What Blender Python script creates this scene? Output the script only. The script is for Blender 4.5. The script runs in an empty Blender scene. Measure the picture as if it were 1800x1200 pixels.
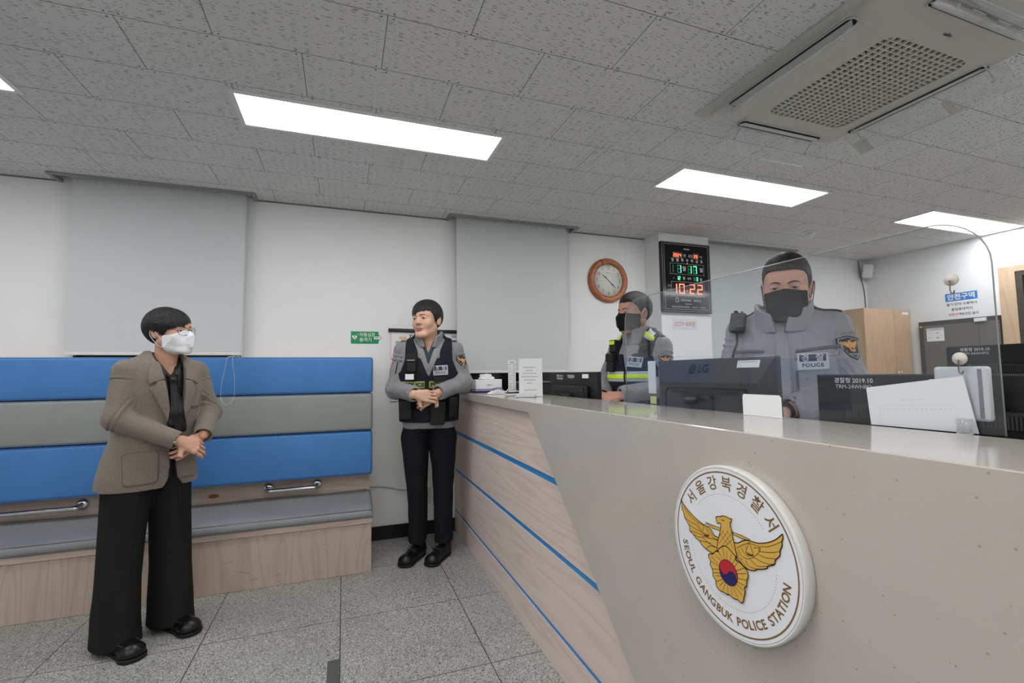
import bpy, bmesh, math, random
import numpy as np
from mathutils import Vector, Matrix
from mathutils.bvhtree import BVHTree
random.seed(7)
C = bpy.context.scene.collection
PI = math.pi
# ------------------------------------------------------------------ camera, world, exposure
EYE = (0.0, 0.0, 1.22)
YAW, PIT, ROL, FPX = 0.346742506, 0.0678297872, -0.0127779592, 820.889583
cd = bpy.data.cameras.new('camera'); cam = bpy.data.objects.new('camera', cd); C.objects.link(cam)
f_ = Vector((math.sin(YAW)*math.cos(PIT), math.cos(YAW)*math.cos(PIT), math.sin(PIT)))
r_ = Vector((math.cos(YAW), -math.sin(YAW), 0)); u_ = r_.cross(f_)
r2 = math.cos(ROL)*r_ + math.sin(ROL)*u_; u2 = -math.sin(ROL)*r_ + math.cos(ROL)*u_
cam.matrix_world = Matrix(((r2.x, u2.x, -f_.x, EYE[0]), (r2.y, u2.y, -f_.y, EYE[1]), (r2.z, u2.z, -f_.z, EYE[2]), (0, 0, 0, 1)))
cd.sensor_fit = 'HORIZONTAL'; cd.sensor_width = 36.0; cd.lens = FPX/1800*36.0; cd.clip_start = 0.02
bpy.context.scene.camera = cam
w = bpy.data.worlds.new('world'); bpy.context.scene.world = w; w.use_nodes = True
w.node_tree.nodes['Background'].inputs[0].default_value = (0.6, 0.65, 0.7, 1)
w.node_tree.nodes['Background'].inputs[1].default_value = 0.02
sc = bpy.context.scene
sc.view_settings.view_transform = 'Standard'; sc.view_settings.look = 'None'
sc.view_settings.gamma = 1.0; sc.view_settings.use_curve_mapping = False
sc.view_settings.exposure = 0.56
LED = 9.0             # strength of the ceiling panels
try:
    sc.cycles.max_bounces = 10; sc.cycles.transparent_max_bounces = 16; sc.cycles.sample_clamp_indirect = 6.0
    sc.cycles.caustics_refractive = False; sc.cycles.caustics_reflective = False
except Exception: pass
CEIL = 2.48; YW = 3.69; XR = 5.77; XL = -4.2; YF = -3.6

# ------------------------------------------------------------------ materials
def srgb(r, g, b):
    def f(c):
        c = c/255.0
        return c/12.92 if c <= 0.04045 else ((c+0.055)/1.055)**2.4
    return (f(r), f(g), f(b), 1.0)
MATS = {}
def mat(name, col, rough=0.5, metal=0.0, spec=0.5, noise=None, bump=0.0, bscale=50.0, sheen=0.0, coat=0.0, emit=None, estr=0.0, trans=0.0, ior=1.45, alpha=1.0, bstretch=(1,1,1), bdetail=3.0):
    """noise=(scale, amount) varies the base colour; bump adds a fine noise relief"""
    if name in MATS: return MATS[name]
    m = bpy.data.materials.new(name); m.use_nodes = True
    nt = m.node_tree; p = nt.nodes['Principled BSDF']
    p.inputs['Base Color'].default_value = col if len(col) == 4 else (*col, 1)
    p.inputs['Roughness'].default_value = rough; p.inputs['Metallic'].default_value = metal
    p.inputs['Specular IOR Level'].default_value = spec; p.inputs['IOR'].default_value = ior
    if sheen: p.inputs['Sheen Weight'].default_value = sheen
    if coat: p.inputs['Coat Weight'].default_value = coat; p.inputs['Coat Roughness'].default_value = 0.08
    if trans: p.inputs['Transmission Weight'].default_value = trans
    if alpha < 1: p.inputs['Alpha'].default_value = alpha
    if emit: p.inputs['Emission Color'].default_value = emit; p.inputs['Emission Strength'].default_value = estr
    if noise or bump:
        tc = nt.nodes.new('ShaderNodeTexCoord'); mp = nt.nodes.new('ShaderNodeMapping')
        mp.inputs['Scale'].default_value = bstretch
        nt.links.new(tc.outputs['Object'], mp.inputs[0])
    if noise:
        n = nt.nodes.new('ShaderNodeTexNoise'); n.inputs['Scale'].default_value = noise[0]; n.inputs['Detail'].default_value = 4
        nt.links.new(mp.outputs[0], n.inputs['Vector'])
        mx = nt.nodes.new('ShaderNodeMix'); mx.data_type = 'RGBA'
        a = noise[1]; cc = p.inputs['Base Color'].default_value[:]
        mx.inputs[6].default_value = (cc[0]*(1-a), cc[1]*(1-a), cc[2]*(1-a), 1)
        mx.inputs[7].default_value = (min(1, cc[0]*(1+a)), min(1, cc[1]*(1+a)), min(1, cc[2]*(1+a)), 1)
        rp = nt.nodes.new('ShaderNodeMapRange'); rp.inputs[1].default_value = 0.3; rp.inputs[2].default_value = 0.7
        nt.links.new(n.outputs[0], rp.inputs[0]); nt.links.new(rp.outputs[0], mx.inputs[0]); nt.links.new(mx.outputs[2], p.inputs['Base Color'])
    if bump:
        n2 = nt.nodes.new('ShaderNodeTexNoise'); n2.inputs['Scale'].default_value = bscale; n2.inputs['Detail'].default_value = bdetail
        nt.links.new(mp.outputs[0], n2.inputs['Vector'])
        b = nt.nodes.new('ShaderNodeBump'); b.inputs['Strength'].default_value = bump; b.inputs['Distance'].default_value = 0.01
        nt.links.new(n2.outputs[0], b.inputs['Height']); nt.links.new(b.outputs[0], p.inputs['Normal'])
    MATS[name] = m
    return m
class NT:
    def __init__(s, name, rough=0.5):
        s.m = bpy.data.materials.new(name); s.m.use_nodes = True; s.t = s.m.node_tree; s.p = s.t.nodes['Principled BSDF']
        s.p.inputs['Roughness'].default_value = rough; MATS[name] = s.m
        s.tc = s.t.nodes.new('ShaderNodeTexCoord')
    def n(s, typ, ins=None, **kw):
        nd = s.t.nodes.new('ShaderNode'+typ)
        for k, v in kw.items(): setattr(nd, k, v)
        for k, v in (ins or {}).items():
            if isinstance(v, bpy.types.NodeSocket): s.t.links.new(v, nd.inputs[k])
            else: nd.inputs[k].default_value = v
        return nd
    def l(s, a, b): s.t.links.new(a, b)
    def mapv(s, scale=(1,1,1), loc=(0,0,0), rot=(0,0,0)):
        return s.n('Mapping', {0: s.tc.outputs['Object'], 'Location': loc, 'Scale': scale, 'Rotation': rot}).outputs[0]
    def mix(s, f, a, b, mode='MIX'):
        nd = s.n('Mix', data_type='RGBA', blend_type=mode)
        for i, v in ((0, f), (6, a), (7, b)):
            if isinstance(v, bpy.types.NodeSocket): s.l(v, nd.inputs[i])
            else: nd.inputs[i].default_value = v
        return nd.outputs[2]
    def rng(s, v, a, b, c=0.0, d=1.0): return s.n('MapRange', {0: v, 1: a, 2: b, 3: c, 4: d}).outputs[0]
    def math(s, op, a, b=0.0): return s.n('Math', {0: a, 1: b}, operation=op).outputs[0]
    def bump(s, h, st=0.3, dist=0.01):
        b = s.n('Bump', {'Height': h, 'Strength': st, 'Distance': dist}); s.l(b.outputs[0], s.p.inputs['Normal'])
def make_ceiling_mat():
    k = NT('ceiling_tile', 0.95)
    v = k.mapv(loc=(0.167-0.301, -1.917, 0))
    br = k.n('TexBrick', {'Vector': v, 'Color1': (1,1,1,1), 'Color2': (1,1,1,1), 'Mortar': (0,0,0,1), 'Scale': 1.0, 'Mortar Size': 0.0014, 'Mortar Smooth': 0.0, 'Brick Width': 0.602, 'Row Height': 0.307})
    br.offset = 0.5; br.offset_frequency = 2; br.squash = 1.0
    nz = k.n('TexNoise', {'Vector': k.mapv(), 'Scale': 22.0, 'Detail': 2.0})
    wv = k.n('VectorMath', {0: nz.outputs['Color'], 1: (0.03, 0.014, 0)}, operation='MULTIPLY').outputs[0]
    wv = k.n('VectorMath', {0: wv, 1: k.tc.outputs['Object']}, operation='ADD').outputs[0]
    def flecks(sx, sy, thr, cut, rot=0.0):
        mp = k.n('Mapping', {0: wv, 'Scale': (sx, sy, 1), 'Rotation': (0, 0, rot)}).outputs[0]
        vo = k.n('TexVoronoi', {'Vector': mp, 'Scale': 1.0}, voronoi_dimensions='2D')
        on = k.n('SeparateColor', {0: vo.outputs['Color']}).outputs[0]
        a = k.math('LESS_THAN', vo.outputs['Distance'], thr); b = k.math('GREATER_THAN', on, cut)
        return k.math('MULTIPLY', a, b)
    f1 = flecks(24, 150, 0.22, 0.78); f2 = flecks(34, 170, 0.19, 0.82, 0.30); f3 = flecks(80, 90, 0.13, 0.76)
    f = k.math('MAXIMUM', k.math('MAXIMUM', f1, f2), f3)
    base = k.mix(k.rng(k.n('TexNoise', {'Vector': k.mapv(), 'Scale': 1.6, 'Detail': 3.0}).outputs[0], 0.3, 0.7), (0.70, 0.70, 0.69, 1), (0.74, 0.74, 0.73, 1))
    c = k.mix(f, base, (0.30, 0.30, 0.295, 1))
    # fixing dots beside the tile joints
    xyz = k.n('SeparateXYZ', {0: k.tc.outputs['Object']}).outputs
    def per(v, off, period): return k.math('ABSOLUTE', k.math('SUBTRACT', k.math('FLOORED_MODULO', k.math('ADD', v, off), period), period/2))
    a = k.math('SUBTRACT', per(xyz[0], 0.167+0.1505, 0.301), 0.021); b = k.math('SUBTRACT', per(xyz[1], -1.917+0.1535, 0.307), 0.013)
    dot = k.math('LESS_THAN', k.math('ADD', k.math('MULTIPLY', a, a), k.math('MULTIPLY', b, b)), 0.0042**2)
    c = k.mix(dot, c, (0.20, 0.20, 0.195, 1))
    c = k.mix(br.outputs['Color'], (0.13, 0.13, 0.13, 1), c)
    k.l(c, k.p.inputs['Base Color']); k.p.inputs['Specular IOR Level'].default_value = 0.1
    return k.m
def make_floor_mat():
    k = NT('granite_floor_tile', 0.38)
    v = k.mapv(loc=(0.0, -0.168, 0))
    br = k.n('TexBrick', {'Vector': v, 'Color1': (1,1,1,1), 'Color2': (0.93,0.93,0.93,1), 'Mortar': (0,0,0,1), 'Scale': 1.0, 'Mortar Size': 0.0022, 'Mortar Smooth': 0.1, 'Bias': 0.0, 'Brick Width': 0.602, 'Row Height': 0.6025})
    br.offset = 0.0; br.squash = 1.0
    n1 = k.n('TexNoise', {'Vector': k.mapv(), 'Scale': 190.0, 'Detail': 3.0, 'Roughness': 0.7}).outputs[0]
    n2 = k.n('TexVoronoi', {'Vector': k.mapv(), 'Scale': 260.0}).outputs['Color']
    s2 = k.n('SeparateColor', {0: n2}).outputs[0]
    g = k.mix(k.rng(n1, 0.38, 0.62), (0.20, 0.195, 0.185, 1), (0.50, 0.49, 0.47, 1))
    g = k.mix(k.math('LESS_THAN', s2, 0.13), g, (0.07, 0.07, 0.068, 1))
    g = k.mix(k.math('GREATER_THAN', s2, 0.85), g, (0.60, 0.59, 0.56, 1))
    lo = k.n('TexNoise', {'Vector': k.mapv(), 'Scale': 2.2, 'Detail': 5.0}).outputs[0]
    g = k.mix(1.0, g, k.n('CombineColor', {0: k.rng(lo, 0.3, 0.7, 0.86, 1.05), 1: k.rng(lo, 0.3, 0.7, 0.86, 1.05), 2: k.rng(lo, 0.3, 0.7, 0.86, 1.05)}).outputs[0], 'MULTIPLY')
    mort = k.rng(br.outputs['Fac'], 0.0, 1.0)
    c = k.mix(mort, g, (0.035, 0.035, 0.035, 1))
    k.l(c, k.p.inputs['Base Color'])
    k.l(k.rng(n1, 0.3, 0.7, 0.32, 0.5), k.p.inputs['Roughness'])
    k.bump(k.math('SUBTRACT', 1.0, mort), 0.4, 0.002)
    return k.m
def make_wood(name, c1, c2, c3, axis, rough=0.45, scale=1.0):
    """veneer; axis is the direction the grain runs"""
    k = NT(name, rough)
    st = {'X': (0.9, 14, 14), 'Y': (14, 0.9, 14), 'Z': (14, 14, 0.9)}[axis]
    st2 = {'X': (3, 160, 160), 'Y': (160, 3, 160), 'Z': (160, 160, 3)}[axis]
    st3 = {'X': (0.8, 5.5, 5.5), 'Y': (5.5, 0.42, 5.5), 'Z': (5.5, 5.5, 0.8)}[axis]
    st, st2, st3 = [tuple(a*scale for a in s) for s in (st, st2, st3)]
    a = k.n('TexNoise', {'Vector': k.mapv(scale=st), 'Scale': 1.0, 'Detail': 4.0, 'Roughness': 0.55}).outputs[0]
    b = k.n('TexNoise', {'Vector': k.mapv(scale=st2), 'Scale': 1.0, 'Detail': 3.0}).outputs[0]
    big = k.n('TexNoise', {'Vector': k.mapv(scale=st3), 'Scale': 1.0, 'Detail': 1.5}).outputs[0]
    rings = k.math('PINGPONG', k.math('MULTIPLY', big, 20.0), 1.0)
    c = k.mix(k.rng(a, 0.3, 0.7), c1, c2)
    c = k.mix(k.rng(rings, 0.5, 1.0, 0.0, 0.7), c, c3)
    c = k.mix(k.rng(b, 0.52, 0.75, 0.0, 0.5), c, c3)
    k.l(c, k.p.inputs['Base Color']); k.bump(b, 0.08, 0.002)
    return k.m
def make_stone():
    k = NT('beige_engineered_stone', 0.09)
    s = k.n('TexVoronoi', {'Vector': k.mapv(), 'Scale': 48.0}); on = k.n('SeparateColor', {0: s.outputs['Color']}).outputs
    spot = k.math('MULTIPLY', k.math('LESS_THAN', s.outputs['Distance'], 0.09), k.math('GREATER_THAN', on[0], 0.72))
    n = k.n('TexNoise', {'Vector': k.mapv(), 'Scale': 5.0, 'Detail': 3.0}).outputs[0]
    f = k.n('TexNoise', {'Vector': k.mapv(), 'Scale': 400.0, 'Detail': 1.0}).outputs[0]
    c = k.mix(k.rng(n, 0.3, 0.7), srgb(187, 181, 174), srgb(193, 187, 180))
    c = k.mix(k.rng(f, 0.4, 0.65, 0.0, 0.25), c, srgb(178, 170, 159))
    c = k.mix(k.math('MULTIPLY', spot, 0.42), c, srgb(120, 95, 75))
    k.l(c, k.p.inputs['Base Color']); k.p.inputs['Specular IOR Level'].default_value = 0.5
    return k.m
def make_wall():
    k = NT('painted_wall', 0.75)
    n = k.n('TexNoise', {'Vector': k.mapv(), 'Scale': 3.0, 'Detail': 5.0}).outputs[0]
    c = k.mix(k.rng(n, 0.3, 0.7), (0.83, 0.838, 0.84, 1), (0.86, 0.868, 0.87, 1))
    sm = k.n('TexNoise', {'Vector': k.mapv(scale=(1, 1, 2.5)), 'Scale': 7.0, 'Detail': 5.0, 'Roughness': 0.7}).outputs[0]
    c = k.mix(k.rng(sm, 0.66, 0.8, 0.0, 0.22), c, (0.52, 0.50, 0.46, 1))
    k.l(c, k.p.inputs['Base Color']); k.p.inputs['Specular IOR Level'].default_value = 0.25
    k.bump(k.n('TexNoise', {'Vector': k.mapv(), 'Scale': 260.0, 'Detail': 2.0}).outputs[0], 0.10, 0.002)
    return k.m
M_ceil = make_ceiling_mat(); M_floor = make_floor_mat(); M_wall = make_wall(); M_stone = make_stone()
M_woodv = make_wood('pale_oak_veneer_vertical', srgb(186,169,156), srgb(194,177,164), srgb(172,154,141), 'Z')
M_woodh = make_wood('pale_oak_veneer_horizontal', srgb(222,205,197), srgb(227,211,203), srgb(208,189,180), 'Y', scale=1.25)
M_woodx = make_wood('pale_oak_board', srgb(196,178,165), srgb(205,187,174), srgb(182,163,150), 'X')
M_beech = make_wood('beech_laminate', srgb(198,164,130), srgb(204,171,138), srgb(188,153,119), 'Z', 0.4)
M_frame = make_wood('light_ash_frame', srgb(196,172,146), srgb(206,184,158), srgb(182,158,132), 'Z', 0.4)
M_blue = mat('blue_leatherette', srgb(66,124,188), 0.42, bump=0.12, bscale=420, noise=(6, 0.05))
M_greyl = mat('grey_leatherette', srgb(140,144,141), 0.42, bump=0.12, bscale=420, noise=(5, 0.04))
M_seatl = mat('slate_grey_leatherette', srgb(132,136,139), 0.34, bump=0.12, bscale=420, noise=(3, 0.07))
M_black = mat('black_skirting', srgb(12,12,12), 0.4)
M_chrome = mat('chrome', (0.75, 0.75, 0.76, 1), 0.12, metal=1.0)
M_blind = mat('grey_blind_fabric', srgb(209,214,215), 0.85, spec=0.15, bump=0.1, bscale=900)
M_trim = mat('grey_aluminium_trim', srgb(150,150,146), 0.45, metal=0.0)
M_whitep = mat('white_plastic', srgb(228,229,228), 0.35)
M_offw = mat('ac_offwhite_plastic', srgb(196,195,187), 0.42)
M_dark = mat('dark_recess', srgb(22,22,22), 0.7)
M_led = mat('led_diffuser', (1, 1, 1, 1), 0.5, emit=(1.0, 0.997, 0.99, 1), estr=LED)
M_bluestripe = mat('blue_inlay_strip', srgb(52,138,205), 0.35)
M_glassdark = mat('dark_window_glass', srgb(10,11,12), 0.1)
M_paper = mat('white_paper', srgb(236,238,240), 0.7)
M_print = mat('grey_print', srgb(120,122,126), 0.7)
M_bplastic = mat('black_plastic', srgb(24,25,27), 0.42, bump=0.05, bscale=600)
M_bgloss = mat('black_gloss', srgb(8,8,10), 0.08)
M_white_ink = mat('white_ink', srgb(225,228,230), 0.6)
M_acryl = None
def make_acrylic(name, veil=0.10, tint=(0.93, 0.95, 0.97, 1), rough=0.02, ior=1.45):
    """clear sheet: lets straight light through, mirrors at grazing angles, a diffuse veil imitating reflected room light"""
    k = NT(name, rough); t = k.t
    tr = k.n('BsdfTransparent', {0: tint}); gl = k.n('BsdfGlossy', {0: (1, 1, 1, 1), 1: rough}); df = k.n('BsdfDiffuse', {0: (0.75, 0.77, 0.8, 1)})
    bf = k.n('NewGeometry').outputs['Backfacing']
    fr = k.n('Fresnel', {0: k.rng(bf, 0.0, 1.0, ior, 1/ior)})
    sm = k.n('TexNoise', {'Vector': k.mapv(scale=(1, 1, 1)), 'Scale': 6.0, 'Detail': 6.0, 'Roughness': 0.65}).outputs[0]
    m1 = k.n('MixShader', {0: k.rng(sm, 0.3, 0.75, veil*0.6, veil*1.5), 1: tr.outputs[0], 2: df.outputs[0]})
    m2 = k.n('MixShader', {0: fr.outputs[0], 1: m1.outputs[0], 2: gl.outputs[0]})
    k.l(m2.outputs[0], t.nodes['Material Output'].inputs[0])
    return k.m
M_acryl = make_acrylic('reflection_veil_acrylic', 0.012)  # veil paints the pale room reflection over whatever stands behind the screen
M_acryl2 = make_acrylic('clear_acrylic_guard', 0.13, (0.97, 0.97, 0.97, 1), 0.05)  # stronger veil paints the glare on the deflector plates
M_acedge = mat('acrylic_edge', srgb(205,212,214), 0.15)

# ------------------------------------------------------------------ mesh helpers
def link_mesh(name, verts, faces, m=None, parent=None, smooth=False, mats=None, midx=None):
    me = bpy.data.meshes.new(name); me.from_pydata([tuple(v) for v in verts], [], [tuple(f) for f in faces])
    if mats:
        for q in mats: me.materials.append(q)
        if midx is not None: me.polygons.foreach_set('material_index', list(midx))
    elif m: me.materials.append(m)
    if smooth: me.polygons.foreach_set('use_smooth', [True]*len(me.polygons))
    me.update()
    o = bpy.data.objects.new(name, me); C.objects.link(o)
    if parent: adopt(o, parent)
    return o
def adopt(o, parent):
    """parent a mesh whose vertices are in world space"""
    o.parent = parent; o.matrix_parent_inverse = world_of(parent).inverted()
def world_of(o):
    mtx = o.matrix_basis.copy()
    if o.parent: mtx = world_of(o.parent) @ o.matrix_parent_inverse @ mtx
    return mtx
def local_child(o, parent):
    o.parent = parent; o.matrix_parent_inverse = Matrix.Identity(4)
def bm_obj(name, bm, m=None, parent=None, smooth=False, mats=None, local=False):
    me = bpy.data.meshes.new(name); bmesh.ops.recalc_face_normals(bm, faces=bm.faces[:]); bm.to_mesh(me); bm.free()
    if mats:
        for q in mats: me.materials.append(q)
    elif m: me.materials.append(m)
    if smooth: me.polygons.foreach_set('use_smooth', [True]*len(me.polygons))
    o = bpy.data.objects.new(name, me); C.objects.link(o)
    if parent: (local_child if local else adopt)(o, parent)
    return o
def add_box(bm, x0, x1, y0, y1, z0, z1, bev=0.0, seg=2, mi=0, M=None):
    b = bmesh.new(); bmesh.ops.create_cube(b, size=1.0)
    for v in b.verts: v.co = Vector((x0+(v.co.x+.5)*(x1-x0), y0+(v.co.y+.5)*(y1-y0), z0+(v.co.z+.5)*(z1-z0)))
    if bev: bmesh.ops.bevel(b, geom=b.edges[:], offset=bev, segments=seg, profile=0.5, affect='EDGES')
    merge(bm, b, M, mi)
def merge(bm, b, M=None, mi=0):
    vs = [bm.verts.new((M @ v.co) if M else v.co) for v in b.verts]
    b.verts.index_update()
    for f in b.faces:
        try:
            nf = bm.faces.new([vs[v.index] for v in f.verts]); nf.material_index = mi; nf.smooth = f.smooth
        except ValueError: pass
    b.free()
def box(name, x0, x1, y0, y1, z0, z1, m, parent=None, bev=0.0, seg=2):
    bm = bmesh.new(); add_box(bm, x0, x1, y0, y1, z0, z1, bev, seg); return bm_obj(name, bm, m, parent)
def add_prism(bm, poly, axis, a, b, mi=0, M=None, bev=0.0):
    """polygon in the two other axes (cyclic order) extruded along axis from a to b"""
    def P(u, v, t): return {'X': (t, u, v), 'Y': (u, t, v), 'Z': (u, v, t)}[axis]
    q = bmesh.new()
    lo = [q.verts.new(P(u, v, a)) for u, v in poly]; hi = [q.verts.new(P(u, v, b)) for u, v in poly]
    q.faces.new(lo); q.faces.new(hi[::-1])
    n = len(poly)
    for i in range(n): q.faces.new((lo[i], hi[i], hi[(i+1) % n], lo[(i+1) % n]))
    bmesh.ops.recalc_face_normals(q, faces=q.faces[:])
    if bev: bmesh.ops.bevel(q, geom=q.edges[:], offset=bev, segments=2, profile=0.5, affect='EDGES')
    merge(bm, q, M, mi)
def prism(name, poly, axis, a, b, m, parent=None, bev=0.0):
    bm = bmesh.new(); add_prism(bm, poly, axis, a, b, bev=bev); return bm_obj(name, bm, m, parent)
def add_tube(bm, pts, r, n=10, mi=0, closed=False, caps=True, M=None):
    pts = [Vector(p) for p in pts]; N = len(pts)
    rs = r if isinstance(r, (list, tuple)) else [r]*N
    rings = []; up = None
    for i, p in enumerate(pts):
        if closed: t = pts[(i+1) % N]-pts[i-1]
        else: t = pts[min(i+1, N-1)]-pts[max(i-1, 0)]
        t.normalize()
        if up is None: up = Vector((0, 0, 1)) if abs(t.z) < 0.9 else Vector((1, 0, 0))
        s = t.cross(up).normalized(); up = s.cross(t).normalized()
        rings.append([p + rs[i]*(math.cos(2*PI*k/n)*s + math.sin(2*PI*k/n)*up) for k in range(n)])
    vs = [[bm.verts.new(M @ v if M else v) for v in ring] for ring in rings]
    for i in range(N if closed else N-1):
        a, b = vs[i], vs[(i+1) % N]
        for k in range(n):
            f = bm.faces.new((a[k], a[(k+1) % n], b[(k+1) % n], b[k])); f.material_index = mi; f.smooth = True
    if not closed and caps:
        bm.faces.new(vs[0][::-1]).material_index = mi; bm.faces.new(vs[-1]).material_index = mi
def tube(name, pts, r, m, parent=None, n=10, closed=False, local=False):
    bm = bmesh.new(); add_tube(bm, pts, r, n, closed=closed); return bm_obj(name, bm, m, parent, local=local)
def add_lathe(bm, prof, n=32, M=None, mi=0):
    """profile (r, z) about the z axis"""
    rings = []
    for r, z in prof:
        if r < 1e-6: rings.append([bm.verts.new(M @ Vector((0, 0, z)) if M else (0, 0, z))])
        else: rings.append([bm.verts.new((M @ Vector((r*math.cos(2*PI*k/n), r*math.sin(2*PI*k/n), z))) if M else (r*math.cos(2*PI*k/n), r*math.sin(2*PI*k/n), z)) for k in range(n)])
    for a, b in zip(rings[:-1], rings[1:]):
        for k in range(n):
            q = [a[k % len(a)], a[(k+1) % len(a)], b[(k+1) % len(b)], b[k % len(b)]]
            q = list(dict.fromkeys(q))
            if len(q) > 2:
                try: f = bm.faces.new(q); f.material_index = mi; f.smooth = True
                except ValueError: pass
def lathe(name, prof, m, parent=None, n=32, M=None):
    bm = bmesh.new(); add_lathe(bm, prof, n, M); return bm_obj(name, bm, m, parent)
def smoothpath(pts, n=8, closed=False):
    out = []; N = len(pts); P = [Vector(p) for p in pts]
    rng = range(N if closed else N-1)
    for i in rng:
        p0 = P[(i-1) % N] if (closed or i > 0) else P[0]*2-P[1]; p1 = P[i]; p2 = P[(i+1) % N]
        p3 = P[(i+2) % N] if (closed or i+2 < N) else P[-1]*2-P[-2]
        for k in range(n):
            t = k/n
            out.append(0.5*((2*p1)+(p2-p0)*t+(2*p0-5*p1+4*p2-p3)*t*t+(3*p1-p0-3*p2+p3)*t**3))
    if not closed: out.append(P[-1])
    return out
def thing(name, label, cat, loc=(0,0,0), rz=0.0, group=None):
    o = bpy.data.objects.new(name, None); C.objects.link(o); o.location = loc; o.rotation_euler = (0, 0, rz)
    o.empty_display_size = 0.05
    return tag(o, label, cat, group)
def tag(o, label, cat, group=None):
    o['label'] = label; o['category'] = cat
    if group: o['group'] = group
    return o
def struct(o): o['kind'] = 'structure'; return o
def frame(origin, xdir, ydir):
    """matrix taking (u, v, n) of a flat drawing to the world"""
    x = Vector(xdir).normalized(); y = Vector(ydir).normalized(); n = x.cross(y)
    return Matrix(((x.x, y.x, n.x, origin[0]), (x.y, y.y, n.y, origin[1]), (x.z, y.z, n.z, origin[2]), (0, 0, 0, 1)))
_tc = {}
def text_geo(s, size=1.0, bold=0.0, align='CENTER', spacing=1.0, res=3, shear=0.0):
    key = (s, size, bold, align, spacing, res, shear)
    if key in _tc: return _tc[key]
    cu = bpy.data.curves.new('t', 'FONT'); cu.body = s; cu.size = size; cu.align_x = align; cu.align_y = 'CENTER'
    cu.offset = bold; cu.space_character = spacing; cu.resolution_u = res; cu.shear = shear
    ob = bpy.data.objects.new('t', cu); C.objects.link(ob)
    dg = bpy.context.evaluated_depsgraph_get(); ev = ob.evaluated_get(dg); me = ev.to_mesh()
    vs = [tuple(v.co[:2]) for v in me.vertices]; fs = [tuple(p.vertices) for p in me.polygons]
    ev.to_mesh_clear(); bpy.data.objects.remove(ob); bpy.data.curves.remove(cu)
    _tc[key] = (vs, fs); return vs, fs
class Draw:
    """collects flat coloured shapes on a plane, with a small build-up per layer"""
    def __init__(s, M, step=0.0004): s.M = M; s.v = []; s.f = []; s.mi = []; s.mats = []; s.h = 0.0; s.step = step
    def _m(s, m):
        if m not in s.mats: s.mats.append(m)
        return s.mats.index(m)
    def layer(s, k=1): s.h += s.step*k
    def add(s, vs, fs, m):
        b = len(s.v); s.v += [s.M @ Vector((x, y, s.h)) for x, y in vs]; s.f += [tuple(i+b for i in f) for f in fs]; s.mi += [s._m(m)]*len(fs)
    def poly(s, pts, m):
        from mathutils.geometry import tessellate_polygon
        tri = tessellate_polygon([[Vector((x, y, 0)) for x, y in pts]])
        s.add(pts, [tuple(t) for t in tri], m)
    def rect(s, x0, y0, x1, y1, m): s.add([(x0, y0), (x1, y0), (x1, y1), (x0, y1)], [(0, 1, 2, 3)], m)
    def outline(s, x0, y0, x1, y1, t, m):
        s.rect(x0, y0, x1, y0+t, m); s.rect(x0, y1-t, x1, y1, m); s.rect(x0, y0+t, x0+t, y1-t, m); s.rect(x1-t, y0+t, x1, y1-t, m)
    def ring(s, cx, cy, r0, r1, m, n=64, a0=0, a1=2*PI):
        vs = []; fs = []; full = abs(a1-a0-2*PI) < 1e-6
        for k in range(n + (0 if full else 1)):
            a = a0+(a1-a0)*k/n; vs += [(cx+r0*math.cos(a), cy+r0*math.sin(a)), (cx+r1*math.cos(a), cy+r1*math.sin(a))]
        N = len(vs)//2
        for k in range(n): j = (k+1) % N; fs.append((2*k, 2*k+1, 2*j+1, 2*j))
        s.add(vs, fs, m)
    def disc(s, cx, cy, r, m, n=48): s.poly([(cx+r*math.cos(2*PI*k/n), cy+r*math.sin(2*PI*k/n)) for k in range(n)], m)
    def stroke(s, pts, wd, m, closed=False):
        n = len(pts); rg = range(n if closed else n-1)
        for i in rg:
            a = Vector(pts[i]); b = Vector(pts[(i+1) % n]); d = b-a
            if d.length < 1e-9: continue
            d.normalize(); q = Vector((-d.y, d.x))*wd/2; e = d*wd*0.3
            s.add([tuple(a-q-e), tuple(b-q+e), tuple(b+q+e), tuple(a+q-e)], [(0, 1, 2, 3)], m)
    def text(s, body, x, y, size, m, bold=0.0, align='CENTER', rot=0.0, sx=1.0, spacing=1.0, shear=0.0):
        vs, fs = text_geo(body, size, bold, align, spacing, shear=shear); c, q = math.cos(rot), math.sin(rot)
        s.add([(x+c*a*sx-q*b, y+q*a*sx+c*b) for a, b in vs], fs, m)
    def build(s, name, parent=None):
        return link_mesh(name, s.v, s.f, parent=parent, mats=s.mats, midx=s.mi)
    def geo(s): return s.v, s.f, s.mi, s.mats
def rrect(x0, x1, y0, y1, r, n=5):
    out = []
    for cx, cy, a in ((x1-r, y1-r, 0), (x0+r, y1-r, 90), (x0+r, y0+r, 180), (x1-r, y0+r, 270)):
        for k in range(n+1):
            t = math.radians(a+90*k/n); out.append((cx+r*math.cos(t), cy+r*math.sin(t)))
    return out

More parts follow.
